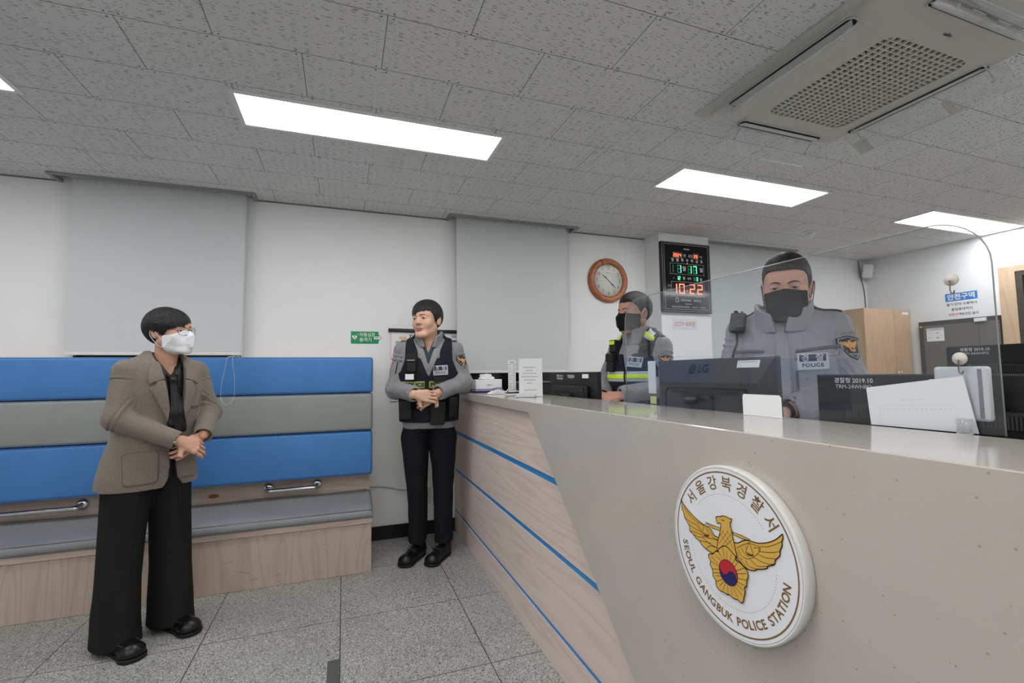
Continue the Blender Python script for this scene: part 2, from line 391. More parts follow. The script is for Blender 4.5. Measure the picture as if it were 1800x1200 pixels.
# ------------------------------------------------------------------ room shell
POCK = [(-1.70, -0.597), (0.785, 1.90), (3.245, 4.50)]      # blind pockets in the ceiling, x ranges
YP = 3.55
bm = bmesh.new()
add_box(bm, XL, XR+.1, YF, YP, CEIL, CEIL+0.03)
xs = XL
for a, b in POCK + [(XR+.1, None)]:
    add_box(bm, xs, a, YP, YW+.02, CEIL, CEIL+0.03); xs = b
for a, b in POCK:
    add_box(bm, a-.02, b+.02, YP-.02, YW+.02, CEIL+0.12, CEIL+0.14)
    add_box(bm, a-.02, b+.02, YP-.02, YP, CEIL+0.03, CEIL+0.13); add_box(bm, a-.02, a, YP, YW+.02, CEIL+0.03, CEIL+0.13); add_box(bm, b, b+.02, YP, YW+.02, CEIL+0.03, CEIL+0.13)
struct(bm_obj('ceiling', bm, M_ceil))
struct(box('floor', XL-.1, XR+.1, YF-.1, YW+.1, -0.05, 0.0, M_floor))
bm = bmesh.new(); add_box(bm, XL, XR+.1, YW, YW+.15, 0, CEIL+.2)
add_box(bm, 2.682, 3.243, 3.465, YW, 0, CEIL)               # boxed column
struct(bm_obj('wall_back', bm, M_wall))
struct(box('wall_right', XR, XR+.15, YF, YW, 0, CEIL+.1, M_wall))
struct(box('wall_left', XL-.15, XL, YF, YW, 0, CEIL+.1, M_wall))
struct(box('wall_front', XL-.15, XR+.15, YF-.15, YF, 0, CEIL+.1, M_wall))
struct(box('baseboard_back', 0.18, 0.834, YW-.014, YW-.0005, 0.0, 0.098, M_black))
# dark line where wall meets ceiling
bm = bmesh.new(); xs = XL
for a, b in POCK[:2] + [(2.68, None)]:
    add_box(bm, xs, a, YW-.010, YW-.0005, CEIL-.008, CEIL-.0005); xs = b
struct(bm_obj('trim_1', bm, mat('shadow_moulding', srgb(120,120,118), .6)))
# pocket trims
for i, (a, b) in enumerate(POCK):
    bm = bmesh.new()
    b2 = min(b, b)
    add_box(bm, a-.012, b+.012, YP-.012, YP+.012, CEIL-.014, CEIL+.008)
    add_box(bm, a-.012, a+.01, YP+.012, YW-.001, CEIL-.014, CEIL+.008); add_box(bm, b-.01, b+.012, YP+.012, YW-.001, CEIL-.014, CEIL+.008)
    struct(bm_obj('trim_%d' % (i+2), bm, M_trim))
# roller blinds
def beads(bm, pts, step=0.0062, r=0.0023):
    pts = [Vector(p) for p in pts]; acc = 0.0; last = pts[0]
    for p in pts[1:]:
        seg = (p-last).length; t = step-acc
        while t <= seg:
            c = last.lerp(p, t/seg if seg else 0); q = bmesh.new(); bmesh.ops.create_icosphere(q, subdivisions=1, radius=r)
            for v in q.verts: v.co += c
            merge(bm, q); t += step
        acc = seg-(t-step); last = p
def blind(x0, x1, zb, label, chain=None, y=3.625):
    t = thing('roller_blind', label, 'blind', ((x0+x1)/2, y, CEIL+.04))
    prism('blind_roller', [(y+.02*math.cos(a*PI/8), CEIL+.045+.02*math.sin(a*PI/8)) for a in range(16)], 'X', x0-.005, x1+.005, M_blind, t)
    box('blind_fabric', x0, x1, y-.001, y+.001, zb+.012, CEIL+.05, M_blind, t)
    box('bottom_bar', x0-.002, x1+.002, y-.006, y+.006, zb, zb+.018, M_whitep, t, .002)
    box('bracket', x1+.006, x1+.02, y-.022, y+.022, CEIL+.01, CEIL+.08, M_whitep, t)
    box('bracket', x0-.02, x0-.006, y-.022, y+.022, CEIL+.01, CEIL+.08, M_whitep, t)
    if chain:
        bm = bmesh.new(); beads(bm, chain); bm_obj('bead_chain', bm, mat('chain_beads', srgb(205,208,210), .3), t, smooth=True)
    return t
ch1 = smoothpath([(-.632, 3.62, 2.47), (-.634, 3.61, 1.9), (-.640, 3.60, 1.40), (-.640, 3.40, 1.352), (-.640, 3.278, 1.33), (-.625, 3.27, 1.20), (-.628, 3.27, 1.09), (-.660, 3.268, 1.052), (-.692, 3.27, 1.08), (-.695, 3.27, 1.17), (-.680, 3.274, 1.26), (-.668, 3.278, 1.335), (-.664, 3.40, 1.352), (-.655, 3.60, 1.40), (-.648, 3.61, 1.9), (-.645, 3.62, 2.47)], 8)
blind(-1.612, -.650, 1.366, 'pale grey roller blind with a looped bead chain, above the blue bench', ch1)
blind(.845, 1.825, 1.224, 'pale grey roller blind drawn low between the bare wall and the round clock', [(1.834, 3.62, 2.47), (1.834, 3.62, 1.5), (1.842, 3.62, 1.45), (1.850, 3.62, 1.5), (1.848, 3.62, 2.47)])
blind(3.33, 4.415, 1.08, 'grey roller blind behind the officer in the black face mask, right of the digital clock')
def window(n, x0, x1, z0, z1):
    t = struct(bpy.data.objects.new('window_%d' % n, None)); C.objects.link(t); t.location = ((x0+x1)/2, YW, z0)
    bm = bmesh.new()
    for a in ((x0, x1, z0, z0+.03), (x0, x1, z1-.03, z1), (x0, x0+.03, z0+.03, z1-.03), (x1-.03, x1, z0+.03, z1-.03)):
        add_box(bm, a[0], a[1], YW-.018, YW-.0005, a[2], a[3])
    bm_obj('window_frame', bm, M_bplastic, t)
    box('window_pane', x0+.03, x1-.03, YW-.008, YW-.001, z0+.03, z1-.03, M_glassdark, t)
window(1, -1.59, -.67, 1.30, 2.3); window(2, .862, 1.84, .92, 2.3); window(3, 3.37, 4.37, .92, 2.3)
# LED ceiling panels
def led(x0, x1, y0, y1, label):
    t = thing('ceiling_light', label, 'ceiling light', ((x0+x1)/2, (y0+y1)/2, CEIL), 0, 'flat ceiling light panels')
    bm = bmesh.new(); r = .022
    for a in ((x0-r, x1+r, y0-r, y0), (x0-r, x1+r, y1, y1+r), (x0-r, x0, y0, y1), (x1, x1+r, y0, y1)):
        add_box(bm, a[0], a[1], a[2], a[3], CEIL-.006, CEIL-.0005)
    bm_obj('panel_frame', bm, M_whitep, t)
    box('diffuser', x0, x1, y0, y1, CEIL-.004, CEIL-.001, M_led, t)
    return t
led(-.470, .782, 2.287, 2.562, 'long lit ceiling panel in the middle, above the standing woman and the vested officer')
led(1.985, 3.240, 2.290, 2.580, 'lit ceiling panel between the long middle panel and the right corner, above the round clock')
led(4.455, 5.715, 2.305, 2.590, 'lit ceiling panel at the far right near the right wall')
led(-2.62, -1.362, 2.287, 2.572, 'lit ceiling panel cut off at the left edge of the picture')
for (a, b, c, d) in ((-2.62, -1.36, .55, .83), (-.47, .78, .55, .83), (4.45, 5.71, .55, .83), (-2.62, -1.36, -1.0, -.72), (-.47, .78, -1.0, -.72), (1.98, 3.24, -1.0, -.72), (4.45, 5.71, -1.0, -.72), (-2.62, -1.36, -2.6, -2.32), (-.47, .78, -2.6, -2.32), (1.98, 3.24, -2.6, -2.32), (4.45, 5.71, -2.6, -2.32)):  # unseen panels, the nearest row added to brighten the counter front
    led(a, b, c, d, 'unseen ceiling panel added for more light, out of the picture around the camera')

# ------------------------------------------------------------------ bench
t = thing('waiting_bench', 'long built-in bench with blue and grey padded back stripes and grey seat', 'bench', (-.9, 3.4, 0))
XB = -3.2
box('base', XB, .176, 3.12, YW-.001, .001, .299, M_woodv, t, .001)
box('seat_board', XB, .180, 3.108, YW-.001, .300, .334, M_woodx, t, .002)
box('back_board', XB, .178, 3.43, YW-.001, .335, 1.325, M_woodx, t)
def cushion(name, x0, x1, y0, y1, z0, z1, m, bev=.02, puff=.006):
    bm = bmesh.new(); add_box(bm, x0, x1, y0, y1, z0, z1, bev, 4)
    for f in bm.faces: f.smooth = True
    return bm_obj(name, bm, m, t)
cushion('back_cushion', XB, .190, 3.30, 3.429, 1.103, 1.341, M_blue)['label'] = 'blue padded stripe at the top of the back'
cushion('back_cushion', XB, .190, 3.30, 3.429, .852, 1.101, M_greyl)['label'] = 'grey padded stripe in the middle of the back'
cushion('back_cushion', XB, .190, 3.302, 3.429, .560, .850, M_blue)['label'] = 'deep blue padded stripe at the bottom of the back'
# piping seams along the cushions
bm = bmesh.new()
for z in (1.338, 1.099, .848): add_tube(bm, [(XB, 3.306, z-.004), (.186, 3.306, z-.004)], .0022, 6)
for z in (1.106, .855, .563): add_tube(bm, [(XB, 3.306, z+.003), (.186, 3.306, z+.003)], .0022, 6)
bm_obj('piping', bm, mat('seam_piping', srgb(60,96,150), .5), t)
# seat pad: thick, slightly crowned and creased near the right end
bm = bmesh.new(); NX, NY = 220, 14
ys = [3.098, 3.094, 3.096, 3.106, 3.125, 3.16, 3.20, 3.25, 3.30, 3.35, 3.39, 3.42, 3.428, 3.428]; zs = [.336, .350, .368, .382, .392, .402, .410, .418, .425, .431, .436, .438, .43, .336]
g = []
for i in range(NX+1):
    x = XB + (.184-XB)*i/NX; col = []
    e = 0 if i < NX-1 else (-.012 if i == NX else -.003)
    for j in range(NY):
        wz = .0025*math.sin(x*9+ys[j]*20)*(zs[j] > .38) + .0035*max(0, math.sin(x*70+ys[j]*60))*max(0, 1-abs(x+.10)/.18)*(1 if 1 < j < 6 else 0)
        col.append(bm.verts.new((x, ys[j]+.001*math.sin(x*13), zs[j]+wz+(e if zs[j] > .36 else 0))))
    g.append(col)
for i in range(NX):
    for j in range(NY-1):
        f = bm.faces.new((g[i][j], g[i][j+1], g[i+1][j+1], g[i+1][j])); f.smooth = True
bm.faces.new(g[NX]); bm.faces.new(g[0][::-1])
for i in range(NX): bm.faces.new((g[i][0], g[i+1][0], g[i+1][NY-1], g[i][NY-1]))
bm_obj('seat_cushion', bm, M_seatl, t)
tube('seat_seam', [(XB, 3.104, .3835), (.183, 3.104, .3835)], .002, M_seatl, t, 6)
# dark scuffs on the wooden base
for k, (x, z, l, a) in enumerate([(-.60, .17, .05, .1), (-.52, .10, .07, -.3), (-.35, .06, .03, .3), (-.47, .055, .05, .1), (-.95, .12, .06, -.4), (-1.02, .09, .03, 1.2), (-.1, .2, .02, .4)]):
    d = Draw(frame((x, 3.1195, z), (1, 0, 0), (0, 0, 1)))
    d.stroke([(-l/2*math.cos(a), -l/2*math.sin(a)), (l/2*math.cos(a), l/2*math.sin(a))], .0016, mat('scuff', srgb(92,76,66), .7)); o = d.build('scuff_mark', t); o['label'] = 'dark scuff on the wooden base'
def grab_bar(x0, x1, z, label):
    h = thing('grab_bar', label, 'handle', ((x0+x1)/2, 3.43, z))
    tube('bar', smoothpath([(x0, 3.42, z), (x0, 3.375, z), (x0+.012, 3.352, z-.001), (x0+.035, 3.346, z-.002), (x1-.035, 3.346, z-.002), (x1-.012, 3.352, z-.001), (x1, 3.375, z), (x1, 3.42, z)], 6), .0125, M_chrome, h, 14)
    for x in (x0, x1): lathe('flange', [(0, 0), (.030, 0), (.031, .004), (.020, .012), (.0, .012)], M_chrome, h, 24, Matrix.Translation((x, 3.4295, z)) @ Matrix.Rotation(PI/2, 4, 'X'))
grab_bar(-.445, -.155, .500, 'short chrome grab bar under the blue back, nearer the right end of the bench')
grab_bar(-2.05, -1.405, .498, 'chrome grab bar at the far left of the bench behind the woman')
d = Draw(frame((-.752, 3.4295, .478), (1, 0, 0), (0, 0, 1)))
d.poly([(-.03, -.004), (-.02, -.012), (.01, -.013), (.028, -.006), (.03, .006), (.012, .012), (-.016, .012), (-.027, .006)], mat('rust_stain', srgb(150,96,40), .6)); d.build('stain', t)['label'] = 'brown stain on the back board'

# ------------------------------------------------------------------ counter
t = thing('reception_counter', 'beige stone reception counter with pale wood side and blue inlay stripes', 'counter', (1.0, 1.5, 0))
YN = -1.2
ZT, ZU, XF, XK = 1.087, 1.037, .812, 1.168
prism('countertop', [(XF, ZU), (XK, ZU), (XK, ZT), (XF+.0022, ZT), (XF, ZT-.0022)], 'Y', YN, YW-.001, M_stone, t)
poly = [(YN, 0.001), (.875, .001), (1.22*1.02-.025, .315), (2.035, ZU+.0005), (YN, ZU+.0005)]
bm = bmesh.new(); add_prism(bm, [(YN, .001), (.872, .001), (2.035, ZU), (YN, ZU)], 'X', XF, .836)
bm_obj('stone_front', bm, M_stone, t)
# wood cladding in four boards with the blue strips set between them
zz = [.001, .150, .170, .462, .486, .752, .780, ZU-.0002]
ye = 3.689
def yd(z): return .872+(2.035-.872)*z/ZU-.01
for i in range(4):
    a, b = zz[2*i], zz[2*i+1]
    prism('wood_board', [(yd(a), a), (ye, a), (ye, b), (yd(b), b)], 'X', .836, .856, M_woodh, t)
for i in range(3):
    a, b = zz[2*i+1], zz[2*i+2]
    prism('blue_stripe', [(yd(a), a), (ye, a), (ye, b), (yd(b), b)], 'X', .840, .856, M_bluestripe, t)['label'] = 'blue inlay strip in the wood side'
box('carcass', .8565, 1.15, YN, YW-.002, .001, ZU-.0005, M_woodh, t)
# working desks behind
t = thing('staff_desk', 'pale desk running behind the reception counter', 'desk', (1.28, 1.4, 0))
box('desk_top', 1.152, 1.42, -.6, 3.3, .70, .725, M_whitep, t, .002)
for y in (-.58, .75, 2.0, 3.27): box('desk_panel', 1.16, 1.40, y, y+.02, .001, .699, M_whitep, t)
t = thing('staff_desk', 'desk carrying the rearmost black monitor at the right edge', 'desk', (2.6, .7, 0))
box('desk_top', 2.30, 2.95, -.6, 1.30, .70, .725, M_whitep, t, .002)
for y in (-.58, 1.27): box('desk_panel', 2.34, 2.92, y, y+.02, .001, .699, M_whitep, t)

# ------------------------------------------------------------------ emblem disc on the counter
YC, ZC, RD = .8134, .8340, .178
t = thing('emblem_disc', 'round white police emblem disc with a gold eagle fixed to the counter front', 'emblem', (XF, YC, ZC))
Mx = Matrix(((0, 0, -1, XF-.0005), (-1, 0, 0, YC), (0, 1, 0, ZC), (0, 0, 0, 1)))
lathe('disc_body', [(0, 0), (RD-.004, 0), (RD-.002, .002), (RD, .022), (RD-.001, .0265), (RD-.003, .0272), (0, .0272)], mat('disc_aluminium', srgb(214,213,208), .35, coat=.4), t, 96, Mx)
XD = XF-.0005-.0272-.0003
d = Draw(frame((XD, YC, ZC), (0, -1, 0), (0, 0, 1)), .00025)
mw = mat('disc_white_print', srgb(238,240,245), .35, coat=.3); mbr = mat('bronze_print', srgb(128,100,62), .45); mgo = mat('gold_print', srgb(222,178,82), .4); mdk = mat('dark_maroon_print', srgb(66,24,26), .45)
mrd = mat('taegeuk_red', srgb(190,40,50), .4); mnv = mat('taegeuk_navy', srgb(36,34,98), .4)
d.disc(0, 0, RD-.003, mw, 96); d.layer(); d.ring(0, 0, .1618, .1650, mbr, 128); d.ring(0, 0, .1715, .1722, mbr, 128)
for k in range(0, 360, 3):
    a = math.radians(k)
    if 36 < k < 144 or 200 < k < 356+4 or k in (186, 189, 192, 195, 198): d.disc(.1165*math.cos(a), .1165*math.sin(a), .0009, mbr, 8)
def arc_text(s, r, a0, a1, size, bold, bottom, sx=1.0):
    """letters set on a circle from angle a0 to a1"""
    import unicodedata
    ws = [{'I': .45, ' ': .55, 'L': .72, 'E': .75, 'S': .8, 'T': .8, 'P': .82, 'N': 1.0, 'O': 1.1, 'G': 1.05, 'A': 1.0, 'B': .88, 'U': .95, 'K': .9, 'C': .95}.get(c, 1.0) for c in s]
    tot = sum(ws)-ws[0]/2-ws[-1]/2; acc = 0
    for i, c in enumerate(s):
        if i: acc += (ws[i-1]+ws[i])/2
        a = math.radians(a0+(a1-a0)*acc/tot)
        if c != ' ':
            d.text(c, r*math.cos(a), r*math.sin(a), size, mbr, bold, rot=(a+PI/2) if bottom else (a-PI/2), sx=sx)
arc_text('서울강북경찰서', .1385, 142, 39, .033, .0005, False)
arc_text('SEOUL GANGBUK POLICE STATION', .1405, 190.5, 351, .0235, .0007, True)
EMB={'lw':[(-1476,729),(-1413,649),(-1265,539),(-1074,444),(-887,376),(-690,327),(-560,326),(-483,274),(-409,194),(-272,170),(-290,7),(-334,-120),(-464,-214),(-574,-214),(-686,-195),(-815,-145),(-896,-77),(-1014,-43),(-1097,15),(-1201,55),(-1213,161),(-1281,239),(-1368,326),(-1388,419),(-1451,502),(-1438,593)],'rw':[(154,209),(268,252),(409,345),(557,393),(724,406),(876,446),(1048,522),(1194,618),(1290,707),(1349,764),(1356,689),(1330,624),(1330,547),(1278,433),(1269,343),(1171,231),(1131,129),(985,46),(970,1),(846,-66),(745,-104),(640,-170),(497,-198),(379,-169),(275,-102),(222,-57),(186,37)],'bd':[(-323,616),(-260,650),(-199,658),(-137,697),(-18,708),(68,697),(131,699),(98,625),(76,586),(111,444),(133,342),(169,224),(190,103),(224,-35),(113,-10),(2,39),(-113,66),(-237,-20),(-334,-120),(-311,22),(-272,170),(-217,344),(-186,465),(-213,524),(-284,492),(-312,540)],'b1':[(-669,403),(-476,402),(-213,407),(-217,348),(-464,332),(-654,385)],'b2':[(116,428),(360,435),(571,418),(557,393),(356,370),(136,382)],'t1':[(-671,368),(-783,143),(-564,146)],'t2':[(561,373),(463,133),(658,138)],'p1':[(-774,127),(-701,121),(-564,139),(-589,103),(-687,84)],'p2':[(462,120),(554,119),(658,134),(631,108),(527,92)],'fl':[(-578,-272),(-448,-216),(-366,-131),(-288,-116),(-285,-59),(-113,66),(3,61),(114,1),(200,-54),(204,-128),(273,-124),(379,-169),(481,-235),(507,-328),(470,-426),(450,-558),(394,-612),(408,-690),(368,-821),(336,-918),(281,-946),(200,-925),(88,-942),(-24,-914),(-68,-940),(-170,-933),(-290,-939),(-393,-882),(-402,-773),(-476,-713),(-480,-624),(-499,-563),(-549,-491),(-537,-395),(-591,-346)],'ey':[(-177,617),(-112,615),(-58,628),(-98,597),(-148,596)]}
EL1=[[(-1381,558),(-1198,434),(-992,346),(-690,316)],[(-1368,326),(-1172,271),(-962,259),(-832,156)],[(-1247,200),(-1071,167),(-799,142)],[(-1201,55),(-1007,79),(-769,81)],[(-1097,15),(-908,2),(-704,67)],[(-896,-77),(-710,-40),(-531,-16)],[(-686,-195),(-551,-80),(-361,-51)],[(-769,81),(-708,7),(-548,-33),(-330,-51)],[(-672,65),(-477,104),(-289,142)],[(-925,318),(-829,204),(-733,139)],[(-532,247),(-473,174),(-383,112),(-290,119)],[(567,344),(797,359),(1044,441),(1330,624)],[(820,336),(791,266),(1061,329),(1285,426)],[(762,195),(958,194),(1172,251)],[(656,97),(830,78),(1024,99),(1131,139)],[(575,27),(723,-42),(972,31)],[(440,-43),(540,-130),(770,-95)],[(330,-82),(434,-149),(497,-198)],[(260,126),(337,26),(495,9),(656,97)],[(345,176),(421,97),(551,59)],[(456,245),(505,168)],[(234,139),(404,259),(568,355)],[(229,52),(278,-37),(359,-51)],[(667,285),(820,336),(790,245),(656,97)],[(-219,298),(7,128)],[(-154,385),(148,110)],[(-20,415),(157,264)],[(24,428),(-263,61)],[(93,373),(-206,13)],[(130,276),(-83,76)],[(-110,387),(-239,225)]]
EL2=[[(-289,-395),(-515,-285)],[(-276,-435),(-506,-407)],[(-264,-486),(-483,-557)],[(-238,-553),(-456,-626)],[(-242,-621),(-380,-664)],[(-200,-671),(-403,-796)],[(-172,-704),(-284,-837)],[(-129,-730),(-197,-890)],[(-57,-733),(-59,-918)],[(16,-710),(63,-888)],[(75,-686),(203,-871)],[(118,-662),(317,-780)],[(163,-612),(351,-661)],[(194,-557),(450,-558)],[(211,-486),(470,-426)],[(209,-392),(465,-293)],[(192,-345),(431,-192)],[(154,-274),(273,-124)],[(100,-241),(200,-65)],[(30,-223),(83,-42)],[(-42,-227),(-45,-21)],[(-101,-242),(-161,6)],[(-147,-265),(-273,-122)],[(-193,-293),(-371,-223)]]

def un(l): return [(a*1e-4, b*1e-4) for a, b in l]
for k_ in ('lw', 'rw', 'bd', 'fl'): EMB[k_] = [(q[0], q[1]) for q in smoothpath([(a, b, 0) for a, b in EMB[k_]], 5, True)]
W_ = .0014
for k in ('b1', 'b2'): d.layer(); d.poly(un(EMB[k]), mgo); d.layer(.3); d.stroke(un(EMB[k]), W_, mdk, True)
for k in ('lw', 'rw'): d.layer(); d.poly(un(EMB[k]), mgo); d.layer(.3); d.stroke(un(EMB[k]), W_*1.5, mdk, True)
for l in EL1[:24]: d.stroke([tuple(p)[:2] for p in smoothpath([(a, b, 0) for a, b in un(l)], 5)], W_*.8, mdk)
for k in ('t1', 't2'): d.layer(); d.poly(un(EMB[k]), mgo); d.layer(.3); d.stroke(un(EMB[k]), W_*.8, mdk, True)
for k in ('p1', 'p2'): d.layer(.3); d.poly(un(EMB[k]), mdk)
d.layer(); d.poly(un(EMB['bd']), mgo); d.layer(.3); d.stroke(un(EMB['bd']), W_*1.3, mdk, True); d.poly(un(EMB['ey']), mdk)
for l in EL1[24:]: d.stroke(un(l), W_*.6, mdk)
d.layer(); d.poly(un(EMB['fl']), mgo); d.layer(.3); d.stroke(un(EMB['fl']), W_*1.5, mdk, True)
for l in EL2: d.stroke(un(l), W_*.8, mdk)
d.layer(); tx, tz, tr = -.0025, -.0462, .0248
d.disc(tx, tz, tr+.0014, mdk); d.layer(.5)
rot = math.radians(-28)
def tg(pts): return [(tx+math.cos(rot)*a-math.sin(rot)*b, tz+math.sin(rot)*a+math.cos(rot)*b) for a, b in pts]
h = tr/2
up = [(tr*math.cos(a), tr*math.sin(a)) for a in np.linspace(0, PI, 24)]
d.disc(tx, tz, tr, mnv); d.layer(.5); d.poly(tg(up), mrd); d.layer(.5)
d.poly(tg([(-h+h*math.cos(a), h*math.sin(a)) for a in np.linspace(0, 2*PI, 28)[:-1]]), mrd)
d.poly(tg([(h+h*math.cos(a), h*math.sin(a)) for a in np.linspace(0, 2*PI, 28)[:-1]]), mnv)
d.build('emblem_print', t)

# ------------------------------------------------------------------ ceiling cassette air conditioner
AX0, AX1, AY0, AY1 = 1.612, 2.518, .838, 1.780
t = thing('ceiling_air_conditioner', 'off-white four-way cassette air conditioner with a slotted grille in the ceiling', 'air conditioner', ((AX0+AX1)/2, (AY0+AY1)/2, CEIL))
acx, acy = (AX0+AX1)/2, (AY0+AY1)/2
bm = bmesh.new()
def ringprof(bm, loops):
    vs = [[bm.verts.new(p) for p in l] for l in loops]; n = len(vs[0])
    for a, b in zip(vs[:-1], vs[1:]):
        for k in range(n):
            f = bm.faces.new((a[k], a[(k+1) % n], b[(k+1) % n], b[k]))
def sq(x0, x1, y0, y1, r, z): return [(x, y, z) for x, y in rrect(x0, x1, y0, y1, r)]
GX0, GX1, GY0, GY1 = 1.878, 2.362, 1.062, 1.598
ringprof(bm, [sq(AX0, AX1, AY0, AY1, .012, CEIL-.0005), sq(AX0, AX1, AY0, AY1, .012, CEIL-.008), sq(AX0+.02, AX1-.02, AY0+.02, AY1-.02, .012, CEIL-.014), sq(AX0+.036, AX1-.036, AY0+.036, AY1-.036, .05, CEIL-.020), sq(AX0+.036, AX1-.036, AY0+.036, AY1-.036, .05, CEIL-.030), sq(AX0+.048, AX1-.048, AY0+.048, AY1-.048, .05, CEIL-.034), sq(GX0-.010, GX1+.010, GY0-.010, GY1+.010, .05, CEIL-.038), sq(GX0, GX1, GY0, GY1, .045, CEIL-.0385), sq(GX0, GX1, GY0, GY1, .045, CEIL-.012)])
o = bm_obj('panel', bm, M_offw, t)
# grille: dark box behind a lattice
box('filter_recess', GX0-.006, GX1+.006, GY0-.006, GY1+.006, CEIL-.013, CEIL-.009, M_dark, t)
bm = bmesh.new(); zl0, zl1 = CEIL-.0375, CEIL-.028
nx, ny = 14, 25
inset = lambda yy: (.010 if (yy < GY0+.02 or yy > GY1-.02) else 0)
for i in range(1, nx): x = GX0+(GX1-GX0)*i/nx; add_box(bm, x-.0062, x+.0062, GY0, GY1, zl0, zl1)
for j in range(1, ny): y = GY0+(GY1-GY0)*j/ny; add_box(bm, GX0, GX1, y-.0036, y+.0036, zl0+.001, zl1-.0005)
bm_obj('grille', bm, M_offw, t)
def slot(cx, cy, L, horiz, side):
    """curved outlet slot with a flap inside"""
    def T(a, b, z): return (cx+a, cy+b, z) if horiz else (cx+b, cy+a, z)
    pts = rrect(-L/2, L/2, -.024, .024, .022)
    bm = bmesh.new(); zb = CEIL-.0385
    a = [bm.verts.new(T(u, v, zb)) for u, v in pts]; bm.faces.new(a)
    o = bm_obj('outlet_slot', bm, M_dark, t)
    bm = bmesh.new()
    pts2 = [(-L/2+.02, -.016), (L/2-.02, -.016), (L/2-.004, .013), (-L/2+.004, .013)]
    lo = [bm.verts.new(T(u, v*side, zb-.002-(.006 if v < 0 else .001))) for u, v in pts2]; hi = [bm.verts.new(T(u, v*side, zb-.0005-(.003 if v < 0 else 0))) for u, v in pts2]
    bm.faces.new(lo); bm.faces.new(hi[::-1])
    for k in range(4): bm.faces.new((lo[k], hi[k], hi[(k+1) % 4], lo[(k+1) % 4]))
    bm_obj('flap', bm, M_offw, o)
    # raised lip around the slot
    bm = bmesh.new(); add_tube(bm, [T(u*1.005, v*1.12, zb+.001) for u, v in pts], .0028, 6, closed=True); bm_obj('lip', bm, M_offw, o)
slot(2.10, AY1-.066, .54, True, 1); slot(2.10, AY0+.066, .54, True, -1); slot(AX0+.062, 1.33, .56, False, -1); slot(AX1-.062, 1.33, .56, False, 1)
d = Draw(frame((2.08, .994, CEIL-.0392), (1, 0, 0), (0, -1, 0)), .0004)
d.text('NOTITIA', 0, 0, .012, mat('dark_print', srgb(40,40,42), .6), .0006) if False else None
mdp = mat('dark_print', srgb(40,40,42), .6)
for k in range(7): d.rect(-.022+k*.0066, -.004, -.022+k*.0066+.0042, .004, mdp)
d.rect(-.006, .006, .006, .0085, mdp)
d.build('maker_mark', t)
d = Draw(frame((2.35, 1.638, CEIL-.0362), (1, 0, 0), (0, -1, 0)), .0004)
d.rect(-.010, -.003, -.004, .004, mdp); d.disc(.004, 0, .005, mdp, 12); d.build('status_mark', t)
# clear acrylic wind deflectors, each hung on two brackets
def guard(c0, c1, inn, out, z0, z1, horiz, label, tape):
    """c0..c1 along the slot, inn / out the two edges across it"""
    def T(a, b, z): return (a, b, z) if horiz else (b, a, z)
    g = thing('wind_deflector', label, 'deflector', T((c0+c1)/2, inn, z0), 0, 'clear wind deflectors around the air conditioner')
    prof = [(inn, z0+.012), (inn, z0), (inn+(out-inn)*.25, z0-.012), (out, z1)]
    bm = bmesh.new(); th = .0026
    A = [[bm.verts.new(T(c, y, z)) for y, z in prof] for c in (c0, c0+.012, c1-.012, c1)]
    B = [[bm.verts.new(T(c, y, z+th)) for y, z in prof] for c in (c0, c0+.012, c1-.012, c1)]
    for i in range(3):
        for k in range(3):
            bm.faces.new((A[i][k], A[i][k+1], A[i+1][k+1], A[i+1][k])); bm.faces.new((B[i][k], B[i+1][k], B[i+1][k+1], B[i][k+1]))
    for r in (0, 3):
        for k in range(3): bm.faces.new((A[r][k], B[r][k], B[r][k+1], A[r][k+1]))
    for k in (0, 3):
        for i in range(3): bm.faces.new((A[i][k], A[i+1][k], B[i+1][k], B[i][k]))
    bm_obj('deflector_plate', bm, M_acryl2, g)
    bm = bmesh.new()
    add_tube(bm, [T(c0, out, z1), T(c1, out, z1)], .0012, 5); add_tube(bm, [T(c0, inn, z0+.012), T(c0, out, z1)], .0011, 5); add_tube(bm, [T(c1, inn, z0+.012), T(c1, out, z1)], .0011, 5)
    bm_obj('plate_edge', bm, M_acedge, g)
    my = inn+(out-inn)*.42; mz = z0-.012+(z1-z0+.012)*.25
    for c in (c0+.055, c1-.055):
        bm = bmesh.new()
        add_tube(bm, smoothpath([T(c, inn-(out-inn)*.15, CEIL-.037), T(c, inn, z0+.020), T(c, inn+(out-inn)*.2, z0+.002), T(c, my, mz-.001)], 4), .0035, 8)
        q = bmesh.new(); bmesh.ops.create_uvsphere(q, u_segments=10, v_segments=6, radius=.0075)
        for v in q.verts: v.co = Vector(T(c, my, mz-.003))+v.co
        merge(bm, q); bm_obj('bracket', bm, mat('clear_grey_bracket', srgb(200,202,202), .3), g, smooth=True)
    if tape:
        for a, b in tape:
            bm = bmesh.new()
            y1_, z1_ = inn+(out-inn)*.35, z0-.012+(z1-z0+.012)*.14-.0012; y2_, z2_ = out-(out-inn)*.06, z1-.0003
            q = [T(a, y1_, z1_), T(b, y1_, z1_), T(b, y2_, z2_), T(a, y2_, z2_)]
            vs = [bm.verts.new(p) for p in q]; bm.faces.new(vs); bm_obj('tape_patch', bm, mat('milky_tape', srgb(196,190,180), .5), g)
    # bright moulded lines on the plate
    for k in range(3):
        bm = bmesh.new(); a = c0+.09+k*(c1-c0-.18)/3+.03; y_ = inn+(out-inn)*.5; z_ = z0-.012+(z1-z0+.012)*.36-.0015
        add_box(bm, *( (a, a+.07, y_-.0012, y_+.0012) if horiz else (y_-.0012, y_+.0012, a, a+.07)), z_-.0008, z_)
        bm_obj('moulded_line', bm, mat('bright_line', srgb(228,230,230), .3), g)
